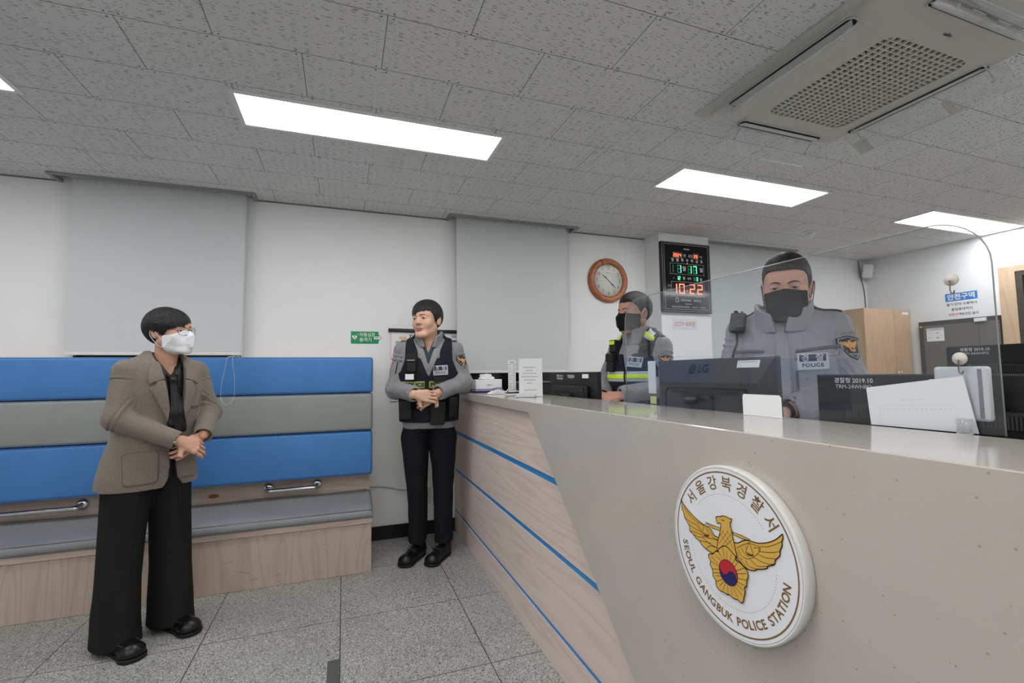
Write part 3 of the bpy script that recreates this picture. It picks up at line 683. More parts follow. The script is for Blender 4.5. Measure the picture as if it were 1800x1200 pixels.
guard(1.80, 2.40, 1.725, 1.835, 2.415, 2.352, True, 'clear wind deflector on the side of the air conditioner nearest the back wall', None)
guard(1.80, 2.40, .900, .790, 2.415, 2.352, True, 'clear wind deflector on the side of the air conditioner nearest the camera', None)
guard(1.03, 1.66, 1.690, 1.585, 2.415, 2.352, False, 'clear wind deflector on the left side of the air conditioner', None)
guard(1.00, 1.63, 2.455, 2.565, 2.415, 2.352, False, 'clear wind deflector on the right side of the air conditioner with milky tape patches', [(1.555, 1.62), (1.20, 1.235)])
# ceiling sensor
g = thing('smoke_detector', 'small white domed detector on the ceiling above the masked officer', 'detector', (4.03, 3.04, CEIL))
lathe('detector_base', [(0, -.012), (.058, -.012), (.062, -.008), (.062, -.0005), (0, -.0005)], M_whitep, g, 28, Matrix.Translation((4.03, 3.04, CEIL)))
lathe('detector_dome', [(0, -.062), (.018, -.060), (.034, -.048), (.042, -.030), (.043, -.0125), (0, -.0125)], M_whitep, g, 28, Matrix.Translation((4.03, 3.04, CEIL)))

# ------------------------------------------------------------------ round wall clock
cx, cz, R0 = 2.272, 2.055, .205
t = thing('wall_clock', 'round wall clock with a brown wooden rim and white face', 'clock', (cx, YW, cz))
M_clockwood = make_wood('reddish_clock_wood', srgb(172,104,66), srgb(186,120,80), srgb(146,84,52), 'X', 0.35)
MY = Matrix.Translation((cx, YW-.0005, cz)) @ Matrix.Rotation(PI/2, 4, 'X')
lathe('rim', [(.148, .006), (.148, .024), (.156, .034), (.176, .040), (.194, .034), (.204, .020), (.205, .0), (.148, .0)], M_clockwood, t, 72, MY)
lathe('dial', [(0, .0), (.150, .0), (.150, .016), (0, .016)], mat('clock_face', srgb(226,228,222), .5), t, 48, MY)
bm = bmesh.new()
for a in (115, 200, 255, 20, -18): add_tube(bm, [(cx+r*math.cos(math.radians(a)), YW-.0007-y, cz+r*math.sin(math.radians(a))) for r, y in ((.149, .027), (.156, .0355), (.176, .0408), (.194, .035), (.2035, .021))], .0007 if a != 115 else .004, 6)
bm_obj('rim_joint', bm, mat('dark_joint', srgb(70,42,28), .5), t)
d = Draw(frame((cx, YW-.0175, cz), (1, 0, 0), (0, 0, 1)), .0006)
mnum = mat('clock_numerals', srgb(58,60,62), .5)
for k in range(12):
    a = math.radians(90-30*(k+1)); d.text(str(k+1), .118*math.cos(a), .118*math.sin(a), .048, mnum, -.0004, sx=.72)
d.rect(-.020, .068, .020, .072, mat('pale_print', srgb(140,140,138), .6)); d.rect(-.008, -.066, .008, -.063, MATS['pale_print'])
d.build('numerals', t)
def hand(deg, L, wd, nm, back, y):
    a = math.radians(90-deg); u = (math.cos(a), math.sin(a)); v = (-u[1], u[0])
    P = [(-back, wd*.5), (L*.2, wd*.5), (L*.5, wd), (L*.8, wd*.35), (L, .0004), (L, -.0004), (L*.8, -wd*.35), (L*.5, -wd), (L*.2, -wd*.5), (-back, -wd*.5)]
    prism(nm, [(cx+u[0]*p+v[0]*q, cz+u[1]*p+v[1]*q) for p, q in P], 'Y', YW-.0195-y-.0008, YW-.0195-y, mat('hand_black', srgb(30,32,34), .4), t)
hand(311, .088, .0055, 'hour_hand', .022, .0); hand(132, .112, .0050, 'minute_hand', .03, .0015); hand(263, .108, .0008, 'second_hand', .045, .003)
lathe('glass_cover', [(0, .0275), (.1485, .0265)], make_acrylic('clock_glass', .01, (.99, .99, .99, 1), .01, 1.16), t, 48, MY)

# ------------------------------------------------------------------ digital calendar clock on the column
x0, x1, z0, z1 = 2.675, 3.224, 1.750, 2.394; yc = 3.464
t = thing('digital_clock', 'tall black digital calendar clock with red and green digits on the column', 'clock', ((x0+x1)/2, yc, z0))
box('clock_case', x0, x1, yc-.035, yc-.0002, z0, z1, mat('black_case', srgb(14,14,15), .3), t, .003)
box('clock_face_panel', x0+.008, x1-.008, yc-.0362, yc-.0352, z0+.008, z1-.008, M_bgloss, t)
d = Draw(frame((0, yc-.0366, 0), (1, 0, 0), (0, 0, 1)), .0004)
mi = mat('silver_ink', srgb(190,192,196), .4); mr = mat('led_red', srgb(255,70,50), .4, emit=(1, .12, .06, 1), estr=3.2); mro = mat('led_red_off', srgb(70,14,14), .4)
mg = mat('led_green', srgb(60,255,140), .4, emit=(.10, 1.0, .38, 1), estr=1.8); mgo_ = mat('led_green_off', srgb(10,70,40), .4, emit=(.02, .25, .1, 1), estr=.5)
d.outline(x0+.028, z0+.028, x1-.028, z1-.020, .0022, mi)
d.outline(x0+.010, z0+.010, x1-.010, z1-.008, .0015, mi)
SEG = {'0': 'abcdef', '1': 'bc', '2': 'abged', '3': 'abgcd', '4': 'fgbc', '5': 'afgcd', '6': 'afgedc', '7': 'abc', '8': 'abcdefg', '9': 'abfgcd', ' ': ''}
def seg(ch, x, z, w_, h, tk, on, off, d=d):
    q = tk*.25
    R = {'a': (x+q, z+h-tk, x+w_-q, z+h), 'd': (x+q, z, x+w_-q, z+tk), 'g': (x+q, z+h/2-tk/2, x+w_-q, z+h/2+tk/2),
         'f': (x, z+h/2+q, x+tk, z+h-q), 'b': (x+w_-tk, z+h/2+q, x+w_, z+h-q), 'e': (x, z+q, x+tk, z+h/2-q), 'c': (x+w_-tk, z+q, x+w_, z+h/2-q)}
    for s, r in R.items():
        m = on if s in SEG[ch] else off
        if m: d.rect(*r, m)
cxm = (x0+x1)/2+.008
for k in range(7): d.rect(cxm-.034+k*.0095, 2.330, cxm-.034+k*.0095+.0062, 2.340, mi)
d.outline(2.800, 2.250, 2.905, 2.300, .0014, mi)
for k, ch in enumerate('2024'): seg(ch, 2.808+k*.023, 2.259, .015, .030, .004, mr, None)
d.text('년', 2.930, 2.272, .034, mi, .0003)
d.text('온도', 3.000, 2.272, .030, mi, .0003); d.outline(3.030, 2.250, 3.088, 2.300, .0014, mi)
for k, ch in enumerate('29'): seg(ch, 3.038+k*.023, 2.259, .015, .030, .004, mr, None)
d.text('℃', 3.116, 2.270, .030, mi)
for k, ch in enumerate('일월화수목금토'): d.text(ch, 2.795+k*.0545, 2.228, .034, mi, .0005)
d.disc(2.958, 2.203, .004, mr, 10)
d.outline(2.765, 2.098, 3.145, 2.198, .0016, mi)
for ch, x in ((' ', 2.795), ('1', 2.845), (' ', 2.962), ('1', 2.962), ('7', 3.022)):
    if x == 2.795:
        seg('1', x-.012, 2.112, .018, .072, .007, mgo_, None); continue
    seg(ch, x, 2.112, .042, .072, .007, mg if ch != ' ' else mgo_, mgo_ if ch != ' ' else mgo_)
d.text('월', 2.922, 2.150, .048, mi, .0006); d.text('일', 3.115, 2.148, .044, mi, .0006)
d.rect(2.795, 2.060, 2.808, 2.063, mi)
for ch, x in (('1', 2.835), ('2', 2.857)): seg(ch, x, 2.046, .017, .034, .0042, mg, None)
d.text('월', 2.915, 2.062, .030, mi, .0003); d.text('음력', 2.975, 2.062, .024, mi); 
for ch, x in ((' ', 3.024), ('3', 3.054)): seg(ch, x, 2.046, .019, .034, .0042, mg, mgo_)
d.text('일', 3.108, 2.060, .030, mi, .0003)
d.outline(2.773, 1.908, 3.142, 2.030, .0018, mi)
for ch, x in (('1', 2.800), ('0', 2.858), ('2', 2.975), ('2', 3.062)): seg(ch, x, 1.922, .060 if ch != '1' else .034, .090, .0095, mr, mro if ch != '1' else None)
d.disc(2.946, 1.950, .005, mr, 10); d.disc(2.950, 1.990, .004, mro, 10)
d.text('오전', 2.752, 1.988, .020, mi); d.text('오후', 2.752, 1.948, .020, mi)
d.ring(2.832, 1.862, .018, .022, mi, 32); d.ring(2.832, 1.862, .008, .010, mi, 20)
d.text('강북파출소 박소나담', 2.978, 1.860, .026, mi, .0004) if False else None
for k, wd in enumerate((.016, .017, .015, .016, .017, 0, .016, .015, .017, .016)):
    if wd: xx = 2.872+k*.0235; d.rect(xx, 1.852, xx+wd*.35, 1.872, mi); d.rect(xx, 1.860, xx+wd, 1.8635, mi); d.rect(xx+wd*.8, 1.850, xx+wd, 1.872, mi)
for k in range(9): d.rect(2.925+k*.0075, 1.824, 2.925+k*.0075+.0045, 1.832, mi)
for k in range(17):
    if k not in (9, 13): xx = 2.772+k*.0225; d.rect(xx, 1.793, xx+.0035, 1.808, mi); d.rect(xx, 1.799, xx+.014, 1.8018, mi); d.rect(xx+.011, 1.791, xx+.014, 1.808, mi)
d.build('clock_display', t)

# ------------------------------------------------------------------ signs
def sheet(name, label, cat, origin, xd, yd, w_, h, m=M_paper, th=.002, group=None):
    F = frame(origin, xd, yd); t = thing(name, label, cat, origin, 0, group)
    bm = bmesh.new(); add_box(bm, 0, w_, 0, h, -th*0+.0003, th, M=F); bm_obj('sheet', bm, m, t)
    return t, Draw(F @ Matrix.Translation((0, 0, th+.0004)), .0003)
WX, WZ = (1, 0, 0), (0, 0, 1)
t, d = sheet('cctv_notice', 'small white notice with red lettering below the digital clock', 'sign', (2.803, 3.4648, 1.597), WX, WZ, .268, .097, mat('notice_white', srgb(222,226,228), .5))
d.text('CCTV 녹화중', .134, .048, .050, mat('faded_red_print', srgb(225,120,120), .6), .0010, sx=.82); d.outline(.004, .004, .264, .093, .0012, mi)
d.build('lettering', t)
t, d = sheet('defibrillator_sign', 'small green arrow sign with white lettering above the end of the bench', 'sign', (.050, YW-.0002, 1.457), WX, WZ, .200, .092, mat('sign_green', srgb(20,146,92), .45))
F = frame((.050, YW-.0002, 1.457), WX, WZ)
d.h = .0006; mwt = M_white_ink
d.text('자동심장', .118, .066, .033, mwt, .0005, sx=.95); d.text('충격기', .106, .028, .033, mwt, .0005)
hh = [(.008+.5*.038*(1+0.95*math.sin(a)**3), .048+.0165*(13*math.cos(a)-5*math.cos(2*a)-2*math.cos(3*a)-math.cos(4*a))/13) for a in np.linspace(0, 2*PI, 40)[:-1]]
d.poly(hh, mwt); d.layer(); d.stroke([(.030, .060), (.024, .050), (.031, .047), (.025, .036)], .003, MATS['sign_green']); d.stroke([(.047, .070), (.055, .070)], .0028, mwt); d.stroke([(.051, .066), (.051, .074)], .0028, mwt)
d.layer(); d.poly([(.163, .028), (.163, .060), (.200, .060), (.200, .072), (.224, .044), (.200, .016), (.200, .028)], MATS['sign_green']); d.layer(); d.poly([(.166, .033), (.166, .055), (.203, .055), (.203, .064), (.219, .044), (.203, .024), (.203, .033)], mwt); d.layer(); d.text('AED', .186, .044, .014, MATS['sign_green'], .0002)
d.build('lettering', t)
# rolled white chart behind the vested officer
t = thing('wall_chart', 'white hanging wall chart with a dark top rail behind the vested officer', 'chart', (.58, YW, 1.56))
box('chart_sheet', .345, .855, YW-.012, YW-.009, 1.02, 1.556, mat('chart_paper', srgb(238,238,236), .5), t)
tube('top_rail', [(.322, YW-.018, 1.562), (.872, YW-.018, 1.557)], .014, mat('rail_dark', srgb(52,48,46), .4), t, 12)
box('pink_shadow_glow', .338, .345, YW-.014, YW-.006, 1.02, 1.556, mat('pale_pink_glow_tint', srgb(232,206,204), .5), t)  # pink strip paints the pinkish shadow glow along the chart edge
d = Draw(frame((.345, YW-.0125, 1.02), WX, WZ), .0003)
mp = mat('peach_print', srgb(238,208,180), .6); tg_ = mat('teal_print', srgb(60,150,124), .6)
hh = [(.085+.030*math.sin(a)**3, .478+.026*(13*math.cos(a)-5*math.cos(2*a)-2*math.cos(3*a)-math.cos(4*a))/16) for a in np.linspace(0, 2*PI, 40)[:-1]]
d.poly(hh, mp); hh2 = [(a*.9+.014, b-.006) for a, b in hh]; d.layer(); d.poly(hh2, mat('peach_print2', srgb(226,190,164), .6))
d.layer(); d.outline(.034, .418, .072, .456, .006, tg_); d.text('자', .150, .490, .04, mdp, .001)
for k in range(3): d.rect(.470, .505-k*.007, .506, .509-k*.007, mat('violet_print', srgb(120,112,170), .6))
d.build('chart_print', t)
# safety zone sign on the right wall, read from the left: +x of the sheet runs towards smaller y
RX = (0, -1, 0)
t, d = sheet('safety_zone_sign', 'white sign with a blue heading band on the right wall beside the hook', 'sign', (XR-.0002, 2.942, 1.704), RX, WZ, .258, .262)
msb = mat('sign_blue', srgb(36,122,204), .5)
d.rect(.0, .182, .258, .262, msb); d.layer(); d.text('안전구역', .129, .220, .062, mwt, .0022)
d.text('총기 탄약 수령에서', .129, .146, .031, mdp, .0005); d.text('총집휴대까지', .129, .096, .031, mdp, .0005)
d.text('안전구역', .070, .046, .029, mat('sign_red', srgb(214,60,80), .5), .0007); d.text('에서만 실시', .188, .045, .029, mdp, .0005)
d.build('lettering', t)
# grey framed steel locker
y0, y1 = 2.515, 3.165
t = thing('steel_locker', 'grey steel locker with a dark frame against the right wall, left of the door', 'locker', (XR-.03, 2.84, 0))
box('locker_body', XR-.055, XR-.0005, y0, y1, .001, 1.700, mat('locker_dark', srgb(66,64,60), .45), t, .003)
box('locker_door', XR-.062, XR-.056, y0+.0, y1-.045, .05, 1.655, mat('locker_grey', srgb(104,101,96), .4), t, .002)
box('locker_hinge', XR-.068, XR-.0625, y1-.040, y1-.016, 1.640, 1.655, MATS['chrome'], t)
box('door_seam', XR-.0635, XR-.0625, 2.665, 2.669, .06, 1.65, mat('seam_dark', srgb(70,68,66), .5), t)
box('latch', XR-.085, XR-.0625, 2.60, 2.69, 1.655, 1.690, M_whitep, t, .004)
t, d = sheet('locker_paper', 'small white table sheet taped on the grey steel locker', 'paper', (XR-.0626, 3.092, 1.492), RX, WZ, .150, .135)
d.rect(.0, .108, .150, .135, mat('lavender_print', srgb(205,208,222), .6)); d.layer()
for k in range(4): d.rect(.040+k*.022, .119, .055+k*.022, .124, M_print)
for z in (.082, .032): d.rect(.018, z, .028, z+.006, mdp); d.rect(.080, z, .110, z+.005, mdp)
d.stroke([(.0, .060), (.150, .060)], .0008, M_print); d.stroke([(.052, .0), (.052, .108)], .0008, M_print); d.build('table_print', t)
# door in the right wall
t = struct(bpy.data.objects.new('door_1', None)); C.objects.link(t); t.location = (XR, 1.9, 0)
bm = bmesh.new()
add_box(bm, XR-.035, XR-.0005, 2.395, 2.510, .001, 2.140); add_box(bm, XR-.035, XR-.0005, 1.30, 2.395, 2.085, 2.140); add_box(bm, XR-.035, XR-.0005, 1.30, 1.40, .001, 2.085)
bm_obj('door_frame', bm, M_frame, t)
bm = bmesh.new(); add_box(bm, XR-.028, XR-.0005, 2.350, 2.394, .001, 2.084); add_box(bm, XR-.028, XR-.0005, 1.401, 2.350, 2.045, 2.084)
bm_obj('inner_frame', bm, mat('bronze_frame', srgb(74,70,64), .4), t)
box('door_glass', XR-.012, XR-.001, 1.401, 2.349, .001, 2.044, mat('door_glass', srgb(70,78,80), .08), t)
# corner loudspeaker and its cable
t = thing('wall_speaker', 'small white box speaker high in the far right corner', 'speaker', (5.68, 3.64, 2.33))
bm = bmesh.new(); add_box(bm, -.085, .085, -.045, .045, -.075, .075, .012, 3)
Ms = Matrix.Translation((5.672, 3.600, 2.335)) @ Matrix.Rotation(math.radians(28), 4, 'Z') @ Matrix.Rotation(math.radians(9), 4, 'X')
bm.transform(Ms); bm_obj('speaker_box', bm, M_whitep, t)
box('wall_bracket', 5.690, 5.720, 3.640, YW-.0005, 2.32, 2.35, M_whitep, t)
tag(tube('speaker_cable', smoothpath([(5.64, 3.680, 2.478), (5.665, 3.683, 2.30), (5.71, 3.684, 2.15), (5.72, 3.684, 2.0), (5.722, 3.684, 1.83)], 6), .0045, mat('cable_grey', srgb(70,70,70), .5)), 'dark cable running down the far right corner to the wooden cabinet', 'cable')
# wooden cabinet
x0, x1, y0, y1, zt = 5.03, 5.752, 3.262, 3.64, 1.846
t = thing('wooden_cabinet', 'tall two-door beech laminate cabinet in the far right corner', 'cabinet', ((x0+x1)/2, y0, 0))
box('cabinet_body', x0, x1, y0+.018, y1, .001, zt, M_beech, t, .001)
for a, b in ((x0+.002, 5.492), (5.495, x1-.002)):
    dd = box('cabinet_door', a, b, y0-.001, y0+.017, .06, zt-.002, M_beech, t, .001)
    hx = 5.470 if a < 5.2 else 5.517
    tube('handle', smoothpath([(hx, y0-.001, 1.19), (hx, y0-.026, 1.185), (hx, y0-.030, 1.13), (hx, y0-.026, 1.075), (hx, y0-.001, 1.07)], 5), .006, M_chrome, dd, 8)
box('label_strip', 5.628, 5.728, y0-.0025, y0-.0012, 1.795, 1.820, M_paper, t)['label'] = 'white label strip at the top corner of the door'
# wall socket, cable and floor tape
t = thing('wall_socket', 'white wall socket low on the wall between the vested officer\'s legs', 'socket', (.61, YW, .29))
box('cover_plate', .575, .648, YW-.008, YW-.0005, .228, .352, M_whitep, t, .002)
bm = bmesh.new(); add_box(bm, .578, .645, YW-.0095, YW-.0082, .231, .349); bm_obj('plate_insert', bm, mat('plate_white', srgb(206,205,200), .5), t)
tag(tube('wall_cable', smoothpath([(.16, 3.684, .392), (.26, 3.683, .388), (.33, 3.683, .376), (.42, 3.683, .352), (.50, 3.683, .345), (.58, 3.678, .352)], 6), .006, mat('cable_white', srgb(190,190,186), .5)), 'pale cable along the wall from the bench to the socket', 'cable')
tag(box('floor_tape', -.050, -.003, 1.90, 2.235, .0005, .0016, mat('tape_grey', srgb(86,86,84), .6)), 'dark grey strip of tape on the floor tiles at the bottom edge', 'tape')

# ------------------------------------------------------------------ acrylic screen on the counter
PB = Vector((1.142, 1.722, 0)); PE = Vector((1.190, .528, 0)); PD = (PE-PB).normalized(); PL = (PE-PB).length
Fp = frame((PB.x, PB.y, ZT+.0006), PD, (0, 0, 1))
t = thing('sneeze_screen', 'large clear acrylic screen with rounded corners standing on the counter', 'screen', ((PB.x+PE.x)/2, (PB.y+PE.y)/2, ZT))
Hs = .437
pts = [(0, 0), (PL, 0)] + [(PL-.10+.10*math.cos(a), Hs-.10+.10*math.sin(a)) for a in np.linspace(0, PI/2, 10)] + [(.10-.10*math.sin(a), Hs-.10+.10*math.cos(a)) for a in np.linspace(0, PI/2, 10)]
bm = bmesh.new(); a = [bm.verts.new(Fp @ Vector((u, v, -.0015))) for u, v in pts]; b = [bm.verts.new(Fp @ Vector((u, v, .0015))) for u, v in pts]
bm.faces.new(a[::-1]); bm.faces.new(b)
for k in range(len(pts)): bm.faces.new((a[k], a[(k+1) % len(pts)], b[(k+1) % len(pts)], b[k]))
bm_obj('acrylic_sheet', bm, M_acryl, t)
bm = bmesh.new(); add_tube(bm, [Fp @ Vector((u, v, 0)) for u, v in pts[1:]+pts[:1]], .0015, 6); bm_obj('polished_edge', bm, mat('screen_edge', srgb(150,156,158), .15), t)
for u in (PL-.055,):
    c = Fp @ Vector((u, 0, .016)); 
    lathe('support_foot', [(.0105, 0), (.0125, 0), (.0125, .030), (.0105, .030), (.0105, .002), (0, .002)], M_acryl2, t, 20, Matrix.Translation((c.x-.0, c.y, ZT+.0006)))
    for z in (.001, .030): tube('foot_rim', [(c.x+.0125*math.cos(q), c.y+.0125*math.sin(q), ZT+z) for q in np.linspace(0, 2*PI, 20)[:-1]], .0008, M_acedge, t, 5, True)
def hook(u, v, label):
    F = Fp @ Matrix.Translation((u, v, .0018)); c = F @ Vector((0, 0, 0))
    # the frame's n points to the officers' side or the visitors' side: cups sit on the visitors' side
    h = thing('suction_hook', label, 'hook', c)
    sgn = 1 if (F.to_3x3() @ Vector((0, 0, 1))).x < 0 else -1
    q = Matrix.Scale(sgn, 4, Vector((0, 0, 1)))
    F2 = F @ Matrix.Translation((0, 0, 0 if sgn == 1 else -.0036)) @ q
    lathe('suction_cup', [(0, .0002), (.0125, .0002), (.0130, .001), (.010, .003), (.0055, .0055), (.005, .008), (0, .0085)], mat('milky_cup', srgb(206,202,196), .25), h, 24, F2)
    bm = bmesh.new(); add_tube(bm, [F2 @ Vector(p) for p in smoothpath([(.001, -.002, .008), (.001, -.012, .009), (.001, -.022, .010), (.0035, -.029, .012), (.009, -.030, .015), (.011, -.025, .017)], 5)], .0012, 8)
    bm_obj('metal_hook', bm, mat('hook_metal', srgb(120,108,98), .3, metal=.8), h)
def uv_at(y, z): return ((y-PB.y)/PD.y, z-ZT-.0006)
hook(*uv_at(.592, 1.402), 'clear suction hook on the upper right of the acrylic screen, left of the safety sign')
hook(*uv_at(.588, 1.238), 'clear suction hook above the hanging white document at the right of the screen')
# hanging white document, officers' side
o_ = Fp @ Vector((*uv_at(.768, 1.089), 0)); nrm = (Fp.to_3x3() @ Vector((0, 0, 1)))
sx_ = -1 if nrm.x > 0 else 1
t = thing('hanging_document', 'white document in a clear sleeve hanging on the right of the acrylic screen', 'document', o_)
F = Fp @ Matrix.Translation((0, 0, -.0035 if nrm.x > 0 else .0035))
def on_screen(y, z): u, v = uv_at(y, z); return (u, v)
quad = [on_screen(.762, 1.0885), on_screen(.566, 1.0885), on_screen(.584, 1.203), on_screen(.768, 1.175)]
dd = Draw(F @ Matrix.Translation((0, 0, 0)), .0003)
bm = bmesh.new(); n2 = -1 if nrm.x > 0 else 1
A = [bm.verts.new(F @ Vector((u, v, 0))) for u, v in quad]; B = [bm.verts.new(F @ Vector((u, v, n2*.0012))) for u, v in quad]
bm.faces.new(A); bm.faces.new(B[::-1])
for k in range(4): bm.faces.new((A[k], B[k], B[(k+1) % 4], A[(k+1) % 4]))
bm_obj('paper_sheet', bm, mat('sleeved_paper', srgb(216,220,226), .3), t)
Fd = F @ Matrix.Translation((0, 0, n2*.0015))
def stroke3(bm, a, b, wd, M):
    a = Vector((*a, 0)); b = Vector((*b, 0)); e = (b-a).normalized(); q = Vector((-e.y, e.x, 0))*wd/2
    bm.faces.new([bm.verts.new(M @ p) for p in (a-q, b-q, b+q, a+q)])
bm = bmesh.new()
def L(s_, r_): # along / down in the sheet
    a, b, c_, d_ = [Vector(q) for q in quad]; top = d_.lerp(c_, s_); bot = a.lerp(b, s_); return tuple(top.lerp(bot, r_))
stroke3(bm, L(.12, .50), L(.86, .50), .0007, Fd); stroke3(bm, L(.12, .50), L(.12, .99), .0007, Fd); stroke3(bm, L(.86, .50), L(.86, .99), .0007, Fd)
for k in range(6): stroke3(bm, L(.38+k*.04, .38), L(.40+k*.04, .38), .0025, Fd)
for k in range(16): stroke3(bm, L(.16+k*.043, .58), L(.18+k*.043, .58), .003, Fd)
bm_obj('faint_print', bm, mat('faint_grey_print', srgb(206,208,212), .7), t)
# white card standing by the screen
c = Vector((1.138, 0, 0))
t = thing('white_card', 'blank white card standing on the counter in front of the screen', 'card', (1.13, 1.02, ZT))
prism('card_sheet', [(.960, ZT+.0006), (1.092, ZT+.0006), (1.0925, ZT+.056), (1.088, ZT+.0625), (.966, ZT+.0625), (.9605, ZT+.056)], 'X', 1.128, 1.1292, M_paper, t)
box('card_foot', 1.129, 1.150, .965, 1.088, ZT+.0006, ZT+.0018, M_paper, t)
# white network box fixed behind the screen
t = thing('white_device_box', 'white plastic device box behind the hanging document at the right end of the screen', 'device', (1.205, .56, 1.117))
bm = bmesh.new(); add_box(bm, 1.196, 1.216, .552, .642, 1.112, 1.222, .006, 3); bm_obj('device_case', bm, M_whitep, t)
box('device_band', 1.1955, 1.2162, .560, .567, 1.118, 1.217, mat('band_grey', srgb(140,140,142), .4), t)
box('device_label', 1.1950, 1.1958, .592, .606, 1.130, 1.182, mat('label_grey', srgb(165,167,170), .5), t)

# ------------------------------------------------------------------ monitors
def monitor(label, loc, rz, W_, H, zdesk, kind, tilt=0.0):
    """local: back faces -y, width along x, origin on the desk under the screen"""
    t = thing('computer_monitor', label, 'monitor', loc, rz, 'black monitors behind the counter')
    ztop = loc[2]; zc = ztop-H/2
    Mw = Matrix.Translation((loc[0], loc[1], 0)) @ Matrix.Rotation(rz, 4, 'Z')
    Mt = Mw @ Matrix.Translation((0, 0, ztop)) @ Matrix.Rotation(tilt, 4, 'X') @ Matrix.Translation((0, 0, -ztop))
    t.location = (loc[0], loc[1], zdesk); zb = ztop-H
    bm = bmesh.new(); add_box(bm, -W_/2, W_/2, -.004, .020, zb, ztop, .004, 2, M=Mt)
    if kind == 'lg':
        for a, b in (((-W_/2, W_/2, zb, ztop-.002), (-W_/2+.045, W_/2-.045, zb+.05, ztop-.085)),):
            q = bmesh.new()
            A = [q.verts.new(p) for p in ((a[0], -.004, a[2]), (a[1], -.004, a[2]), (a[1], -.004, a[3]), (a[0], -.004, a[3]))]
            Bv = [q.verts.new(p) for p in ((b[0], -.030, b[2]), (b[1], -.030, b[2]), (b[1], -.030, b[3]), (b[0], -.030, b[3]))]
            q.faces.new(Bv)
            for k in range(4): q.faces.new((A[k], A[(k+1) % 4], Bv[(k+1) % 4], Bv[k]))
            merge(bm, q, Mt)
    else:
        add_box(bm, -W_*.36, W_*.36, -.030, -.003, zb+.03, ztop-.075, .012, 3, M=Mt)
    bm_obj('back_shell', bm, mat('grey_black_shell', srgb(60,62,67), .38, bump=.05, bscale=600) if kind == 'lg' else M_bplastic, t)
    bm = bmesh.new(); add_box(bm, -W_/2+.014, W_/2-.014, .0202, .0212, zb+.018, ztop-.014, M=Mt); bm_obj('screen_panel', bm, mat('screen_glow', srgb(40,44,50), .2, emit=(.7, .8, 1, 1), estr=.6), t)
    bm = bmesh.new(); add_box(bm, -.055, .055, -.050, -.012, zdesk+.02, zc+.04, .008, 2, M=Mw); bm_obj('stand_neck', bm, M_bplastic, t)
    bm = bmesh.new(); add_prism(bm, rrect(-.13, .13, -.052, .13, .03), 'Z', zdesk+.0005, zdesk+.018, M=Mw, bev=.003); bm_obj('stand_base', bm, M_bplastic, t)
    # vents
    bm = bmesh.new(); bm2 = bmesh.new(); ms = mat('vent_ridge', srgb(62,64,66), .35)
    if kind == 'lg':
        path = smoothpath([(-.205, -.0315, zb+.03), (-.205, -.0315, ztop-.135), (-.192, -.0315, ztop-.112), (-.165, -.0315, ztop-.104), (.165, -.0315, ztop-.104), (.192, -.0315, ztop-.112), (.205, -.0315, ztop-.135), (.205, -.0315, zb+.03)], 6)
        add_tube(bm2, path, .0035, 6, M=Mt)
        for k in range(90):
            x = -.165+.33*k/89; add_box(bm, x-.0007, x+.0007, -.0335, -.029, ztop-.124, ztop-.110, M=Mt)
        for k in range(22):
            z = ztop-.145-k*.0045; add_box(bm, .182, .200, -.0335, -.029, z-.0007, z+.0007, M=Mt)
        bm_obj('vent_groove', bm2, M_dark, t)
        q = bmesh.new(); add_lathe(q, [(0, 0), (.036, 0), (.036, .02), (0, .02)], 32, Mt @ Matrix.Translation((-.02, -.062, ztop-.152)) @ Matrix.Rotation(math.radians(20), 4, 'X') @ Matrix.Diagonal((1, .7, 1, 1)))
        add_box(q, -.075, .055, -.036, -.029, ztop-.30, ztop-.135, .003, 2, M=Mt)
        bm_obj('mount_plate', q, mat('mount_grey', srgb(44,46,48), .4), t)
    else:
        add_box(bm2, -.19, .19, -.0325, -.0300, ztop-.112, ztop-.082, .001, 1, M=Mt)
        bm_obj('vent_groove', bm2, M_dark, t)
        for k in range(60):
            x = -.185+.37*k/59; add_box(bm, x-.0011, x+.0011, -.0350, -.030, ztop-.110, ztop-.084, M=Mt)
    bm_obj('vent', bm, ms, t)
    D = Draw(Mt @ frame((0, -.0045, ztop), (1, 0, 0), (0, 0, 1)), .0004)
    if kind == 'lg':
        md = mat('embossed_black', srgb(8,9,10), .25); sl = math.atan2(.026, .083)
        D = Draw(Mt @ Matrix.Translation((0, -.0052, ztop-.002)) @ Matrix.Rotation(PI/2-sl, 4, 'X'), .0004)
        # logo: disc with a cut-out and the letters
        D.disc(-.066, -.036, .0200, md, 40); D.layer(); mg2 = MATS['grey_black_shell']
        D.ring(-.066, -.036, .0145, .0162, mg2, 40, math.radians(-50), math.radians(215)); D.stroke([(-.066, -.026), (-.066, -.045), (-.057, -.045)], .0018, mg2); D.disc(-.073, -.030, .0019, mg2, 10)
        D.text('LG', -.008, -.036, .043, md, .0011, spacing=1.0)
        D.rect(.145, -.034, .235, -.010, M_paper); D.layer(); D.rect(.150, -.016, .225, -.0145, M_print)
        D.build('back_print', t)
    else:
        mm = M_white_ink
        if kind == 'tl':
            D.text('경찰청 2019.10', -.150, -.022, .014, mm, .0003, align='CENTER'); D.text('TRM-24WHPO', -.150, -.038, .013, mm, .0003)
            D.text('TREEM', -.005, -.026, .026, mm, .0003, sx=1.15); D.rect(.13, -.034, .20, -.012, M_paper)
        else:
            D.text('경찰청 2019.10', -.185, -.017, .0155, mm, .0002); D.text('TRM-24WHPO', -.185, -.033, .0142, mm, .0)
            D.text('TREEM', .020, -.020, .021, mm, .0004, sx=1.35, shear=.25)
        D.build('back_print', t)
    return t
monitor('black flat monitor with a white sticker, standing before the side-facing officer', (1.228, 2.40, 1.222), -PI/2, .585, .32, .725, 'tl', math.radians(0))
